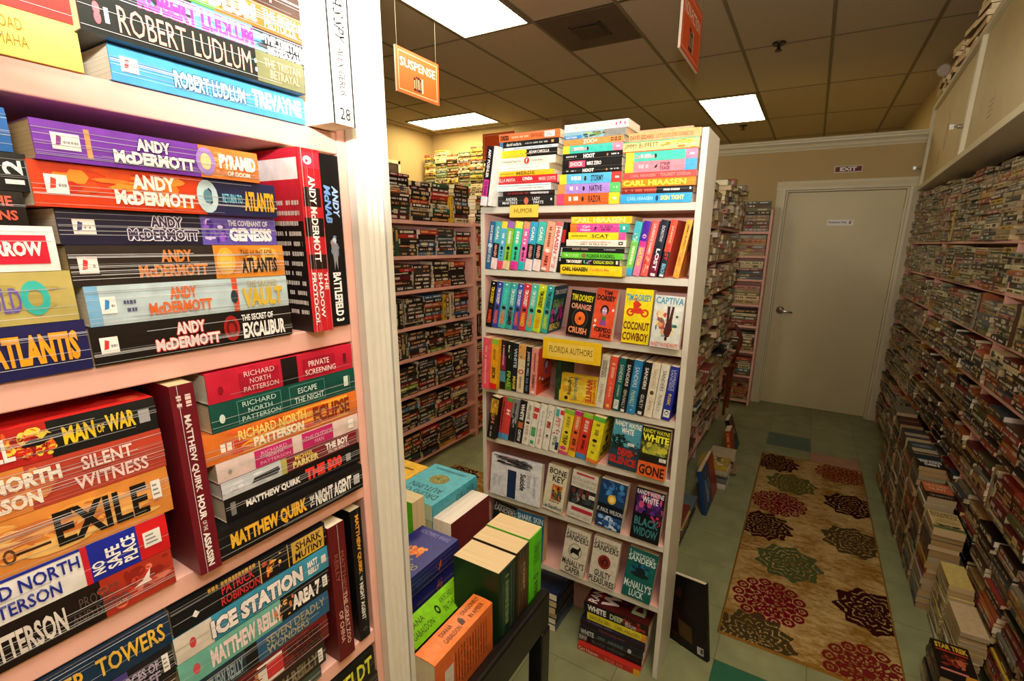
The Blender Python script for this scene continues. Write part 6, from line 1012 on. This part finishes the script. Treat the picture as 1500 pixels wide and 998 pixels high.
for it in ITEMS:
    if id(it) in own:
        mb = MB(); small_book(mb, it, True)
        tag(mb.build('hardback_book' if it['hard'] else 'paperback_book', [M_COVER, M_PAGE], None, it['mw']), f"{it['name']} {'book' if it['hard'] else 'paperback'}, {it['where']}, {WHERE[it['kase']]}", 'book', f"books of the {WHERE[it['kase']]}")
    else: small_book(sh_ if it['hard'] else sp_, it)
# ================================================================== stacks on the floor
def floor_stack(x, y0, y1, h, seed, where, keep=99, cols=None, spec={}, Wr=(.102, .108), Tr=(.022, .034), jitter=.004):
    rng = random.Random(seed); z = 0.0003; lst = []
    if x == .606: x = .676+.021*(5.04-(y0+y1)/2)-.024-.112
    while True:
        t = rng.uniform(*Tr)
        if z+t > h+.012: break
        lst.append((z, t)); z += t
    n = len(lst)
    for i, (z, t) in enumerate(lst):
        nm, hcol, _ = pick(rng, 'right') if cols is None else rng.choice(cols)
        k = dict(spec.get(n-1-i, {})); nm = k.pop('nm', nm); colr = hx(k.pop('col')) if 'col' in k else jit(rng, hcol)
        L_ = (y1-y0)-rng.uniform(0, .008); W_ = rng.uniform(*Wr); j = rng.uniform(-jitter, jitter)
        tilt = rng.uniform(-.03, .03)
        U = Vector((math.sin(tilt), -math.cos(tilt), 0))
        if n-1-i >= keep:
            small_book(sp_, dict(L=L_, T=t-.0005, W=W_, col=colr, page=jit(rng, 'b09468'), hard=False, seed=seed*100+i, mw=frame((x+j, y1, z), U, (0, 0, 1)))); continue
        pos = 'topmost' if i == n-1 else f'{ORD[n-1-i]} down'
        sp = k.pop('spine', [('b', .1, .3, .45, .7, 'b8a888'), ('b', .52, .35, .9, .65, '8a7a60')])
        book('paperback_book', L_, t-.0005, W_, frame((x+j, y1, z), U, (0, 0, 1)), f'{nm} paperback, {pos} in {where}', 'book', 'paperbacks stacked on the floor at right', col=colr, page=k.pop('page', rng.choice(['b09468', 'a08458', 'c0a880', 'a89878'])), spine=sp, crease=1, parts=True, **k)
TX = dict(b=.03)
floor_stack(.606, 2.385, 2.560, .40, 11, 'the nearest tall floor stack', spec={0: dict(nm='cream-covered', col='c8b07a', front='d0b878', face=[T('ELIZABETH', .06, .80, .94, .92, '4a3a28', b=.02), T('CHADWICK', .06, .66, .94, .78, '4a3a28', b=.02), T('THE FALLS OF', .2, .5, .8, .58, '6a4a30', b=0), T('SHADOWS', .14, .38, .86, .48, '6a4a30', b=0), Rr(.0, .05, 1, .2, '5a6a40'), ('n', .05, .12, .95, .32, ['2a2a24', '8a8a50', '4a3a2a'], 14)])})
floor_stack(.606, 2.578, 2.752, .445, 12, 'the second tall floor stack', keep=7, spec={0: dict(nm='orange-titled', col='1c1410', front='c86a3a', face=[Rr(0, 0, 1, .35, '1a1210'), T('THE WIZARDRY', .08, .72, .92, .86, 'f0c8a0', b=.02), T('HUNT', .2, .5, .8, .66, 'f0d0a8', b=.02), ('n', .0, .36, 1, .95, ['d87840', 'c86030', 'e8a050'], 0), T('QUARTET', .12, .08, .9, .2, 'c8b8a0', b=0)])})
floor_stack(.606, 2.770, 2.945, .505, 13, 'the third tall floor stack', keep=6, spec={0: dict(nm='black with bold white title', col='16120e', front='1c1814', face=[Rr(0, .62, 1, .95, '20323e'), T('THE COLD', .08, .34, .94, .5, 'f0ece2', b=.05), T('DISH', .25, .14, .8, .3, 'f0ece2', b=.05), Rr(.05, .5, .95, .58, 'a8b0a8')])})
floor_stack(.606, 2.962, 3.135, .52, 14, 'the fourth tall floor stack', keep=4, spec={0: dict(nm='slate and white', col='2c3640', front='3a4650', face=[Rr(0, .1, 1, .4, 'c8b898'), T('COUNTRY', .1, .55, .9, .75, 'b8c0c8', b=.02)])})
floor_stack(.606, 3.152, 3.325, .53, 15, 'the fifth tall floor stack', keep=3, spec={0: dict(nm='slate and cream', col='30363c', front='3c4248', face=[Rr(0, .2, 1, .5, 'b8a888')])})
floor_stack(.606, 3.342, 3.515, .52, 16, 'the sixth tall floor stack', keep=3, spec={0: dict(nm='dark maroon', col='3a1418', front='451418', face=[T('TOMORROW', .08, .4, .92, .55, 'd8b8a0', b=0)])})
floor_stack(.606, 3.535, 3.71, .54, 17, 'the farthest tall floor stack', keep=3, spec={0: dict(nm='grey', col='6a6a60', front='7a7a6c')})
floor_stack(.545, 1.775, 1.965, .165, 21, 'the low stack in the near corner', spec={0: dict(nm='black with yellow title', col='181210', front='1a1210', page='9a8458', face=[Rr(.0, .58, 1, .66, '8a1c14'), T('STAR TREK', .08, .78, .94, .94, 'e0b830', b=.04), ('b', .08, .7, .92, .75, 'd84030'), ('n', .1, .3, .9, .66, ['8a2a1c', '3a1810', 'b8603a', '5a2014'], 22), T('THE WOUNDED SKY', .08, .2, .8, .27, 'e8a8a0', b=0), ('p', [(.55, .02), (1, .02), (1, .24), (.7, .24)], 'c88a28')] if 0 else [T('STAR TREK', .08, .80, .94, .94, 'e0b830', b=.04), Rr(.08, .73, .92, .77, 'b83424'), ('n', .1, .32, .9, .7, ['8a2a1c', '3a1810', 'b8603a', '5a2014'], 22), Rr(.08, .22, .78, .27, 'c87a70'), ('p', [(.6, .02), (1, .02), (1, .24), (.72, .24)], 'c88a28')])})
CRM = [('cream', 'c8b88a', 1), ('pale yellow', 'c8b468', 1), ('off-white', 'c4baa0', 1)]
floor_stack(.628, 1.985, 2.165, .22, 22, 'the cream stack behind the low corner stack', keep=4, cols=CRM, Tr=(.014, .022), Wr=(.075, .08), jitter=.0)
floor_stack(.628, 2.185, 2.36, .26, 23, 'the cream stack beside the nearest tall stack', keep=4, cols=CRM, Tr=(.014, .022), Wr=(.075, .08), jitter=0)
# ================================================================== books on the floor along the aisle
G5 = 'books on the floor along the aisle bookcase'
def lean(y, Ls, T_, W_, ang, lab, colr, x=-.425, hard=True, face=(), spine=(), page=None):
    s_, c_ = math.sin(ang), math.cos(ang); up = Vector((-s_, 0, c_)); V = Vector((c_, 0, s_))
    foot = Vector((x+Ls*s_+T_*c_+.012, y, .0005))                 # outer foot edge on the floor
    o = foot+up*Ls-V*T_+Vector((0, 0, 0))
    book('hardback_book', Ls, T_, W_, frame(o, -up, V), lab, 'book', G5, col=colr, face=face, spine=spine, hard=hard, page=page)
lean(2.855, .26, .024, .17, .22, 'red hardback leaning on the aisle bookcase, beside the white-edged floor pile', 'a02418')
lean(2.66, .27, .026, .19, .20, 'blue hardback leaning on the aisle bookcase, in front of the red one', '1c3a6a', face=[('n', .1, .1, .9, .9, ['2a5a9a', '142a4a', '8ab0d0'], 16)])
lean(3.70, .25, .03, .17, .32, 'black hardback with teal foot leaning at the far end of the aisle books', '1a1614', face=[Rr(0, 0, 1, .25, '1c4a50'), Rr(0, .6, .4, 1, '8a2a20'), T('READ' if 0 else 'IRE', .3, .45, .8, .6, 'c8b8a0')])
lean(3.53, .22, .04, .14, .18, 'thick orange-red book leaning on the aisle floor, short of the black one', 'a8401c', x=-.40, spine=[('b', .1, .3, .8, .7, 'd8a860')])
lean(3.425, .15, .03, .10, .45, 'small brick-red book slumped low on the aisle floor', '8a3420') if 0 else None
rng = random.Random(77)
def flat(x, y, z, T_, lab, colr, W_=.15, L_=.2, ang=0., page='c8c0b0', face=()):
    U = Vector((math.cos(ang), math.sin(ang), 0))
    book('hardback_book', L_, T_, W_, frame((x, y, z), U, (0, 0, 1)), lab, 'book', G5, col=colr, hard=True, page=page, face=face)
z = .0005
for i, (c, t, lb) in enumerate((('c8c0b0', .03, 'white-edged hardback, lowest of the floor pile between leaning books'), ('6a6a64', .03, 'grey hardback, second up in the floor pile between leaning books'), ('8a8478', .028, 'pale grey hardback, third up in the floor pile between leaning books'), ('a8a088', .032, 'stone-coloured hardback, fourth up in the floor pile between leaning books'), ('b89a38', .03, 'mustard-marked hardback on top of the floor pile between leaning books'))):
    flat(-.47+.004*(i % 2), 3.04+.006*(i % 3), z, t-.0005, lb, c, .15, .18, .05*(i % 3-1), face=[('n', .1, .1, .9, .9, ['2a2a28', 'c8a838', 'e0d8c8'], 12)] if i == 4 else ()); z += t
z = .0005
def along(x, y, z, T_, lab, colr, L_=.19, W_=.10, page='c8b488'):
    book('hardback_book', L_, T_, W_, frame((x, y, z), (0, 1, 0), (0, 0, 1)), lab, 'book', G5, col=colr, hard=True, page=page, spine=[('b', .15, .35, .7, .65, 'b8a888')])
for y_, ns, wh in ((2.27, 6, 'nearest low floor pile by the white bookcase'), (2.475 if 0 else 2.48, 5, 'second low floor pile along the aisle')):
    z = .0005
    for i in range(ns):
        t = rng.uniform(.018, .03)
        along(-.398+rng.uniform(-.008, .008), y_+rng.uniform(-.004, .004), z, t-.0006, f'{["black", "cream", "brown", "grey-blue", "tan", "dark red"][(i+ns) % 6]} hardback, {ORD[i]} up in the {wh}', ['3a3028', 'd8c498', '6a4a30', '5a6a74', 'b89a68', '7a2c26'][(i+ns) % 6], L_=.185 if y_ < 2.4 else .165)
        z += t
# ================================================================== books on top of the cabinet
G6 = 'books along the top of the cabinet'
spots = [(.25, 3), (.50, 3), (.74, 6), (1.02, 3), (1.26, 4), (1.52, 5)]
for a, (s, n) in enumerate(spots):
    z = 2.5785
    for i in range(n):
        t = rng.uniform(.022, .036); P_ = cw @ Vector((s, z, .030-rng.uniform(0, .022)))
        U = Vector((-.045, -1, 0)).normalized()
        nm, h = rng.choice([('dark maroon', '4a1410'), ('black', '181410'), ('dark red', '6a1c14'), ('brown', '4a2c18')])
        # page edges towards the aisle
        rz = rng.uniform(-.12, .12); U2 = Vector((-U.x*math.cos(rz)-(-U.y)*math.sin(rz), -U.x*math.sin(rz)+(-U.y)*math.cos(rz), 0))
        book('paperback_book', rng.uniform(.165, .178), t-.0005, .11, frame(P_+Vector((.122, 0, 0))+U*.176, U2, (0, 0, 1)), f'{nm} paperback, {ORD[i]} up in the {ORD[a]} pile from the door on the cabinet', 'book', G6, col=jit(rng, h), page=rng.choice(['ecd4a4', 'f0dcb0', 'dcc090']), parts=False)
        z += t
for i, (y_, hh) in enumerate(((2.70 if 0 else 2.63, .0), (3.02, .0))): pass
rng = random.Random(31)
z = .0005
NM = ['grey', 'tan', 'dull red', 'brown', 'cream-edged', 'slate', 'black', 'olive', 'pale', 'dark red', 'ochre', 'dark grey']
CL = ['77705f', '9a8258', '8a3a30', '5a3c24', 'c0b090', '4a5a60', '24201c', '5e5a36', 'b8b0a0', '6a2420', 'b08a38', '3a3834']
for i in range(5):
    t = rng.uniform(.024, .04)
    flat(-.455+rng.uniform(-.012, .02), 3.255+rng.uniform(-.006, .006), z, t-.0006, f'{NM[i]} hardback, {ORD[i]} up in the short floor pile before the leaning black book', CL[i], .15, .17+rng.uniform(-.02, .02), rng.uniform(-.03, .03), page=rng.choice(['c8b488', 'b8a47c', 'd0c098'])); z += t
o = sp_.build('paperback_books', [M_COVER, M_PAGE]); tag(o, 'crammed stacks of small paperbacks filling the shelves along the walls', 'books', None, 'stuff')
o = sh_.build('hardback_books', [M_COVER, M_PAGE]); tag(o, 'crammed stacks of books showing cream page ends down the aisle', 'books', None, 'stuff')
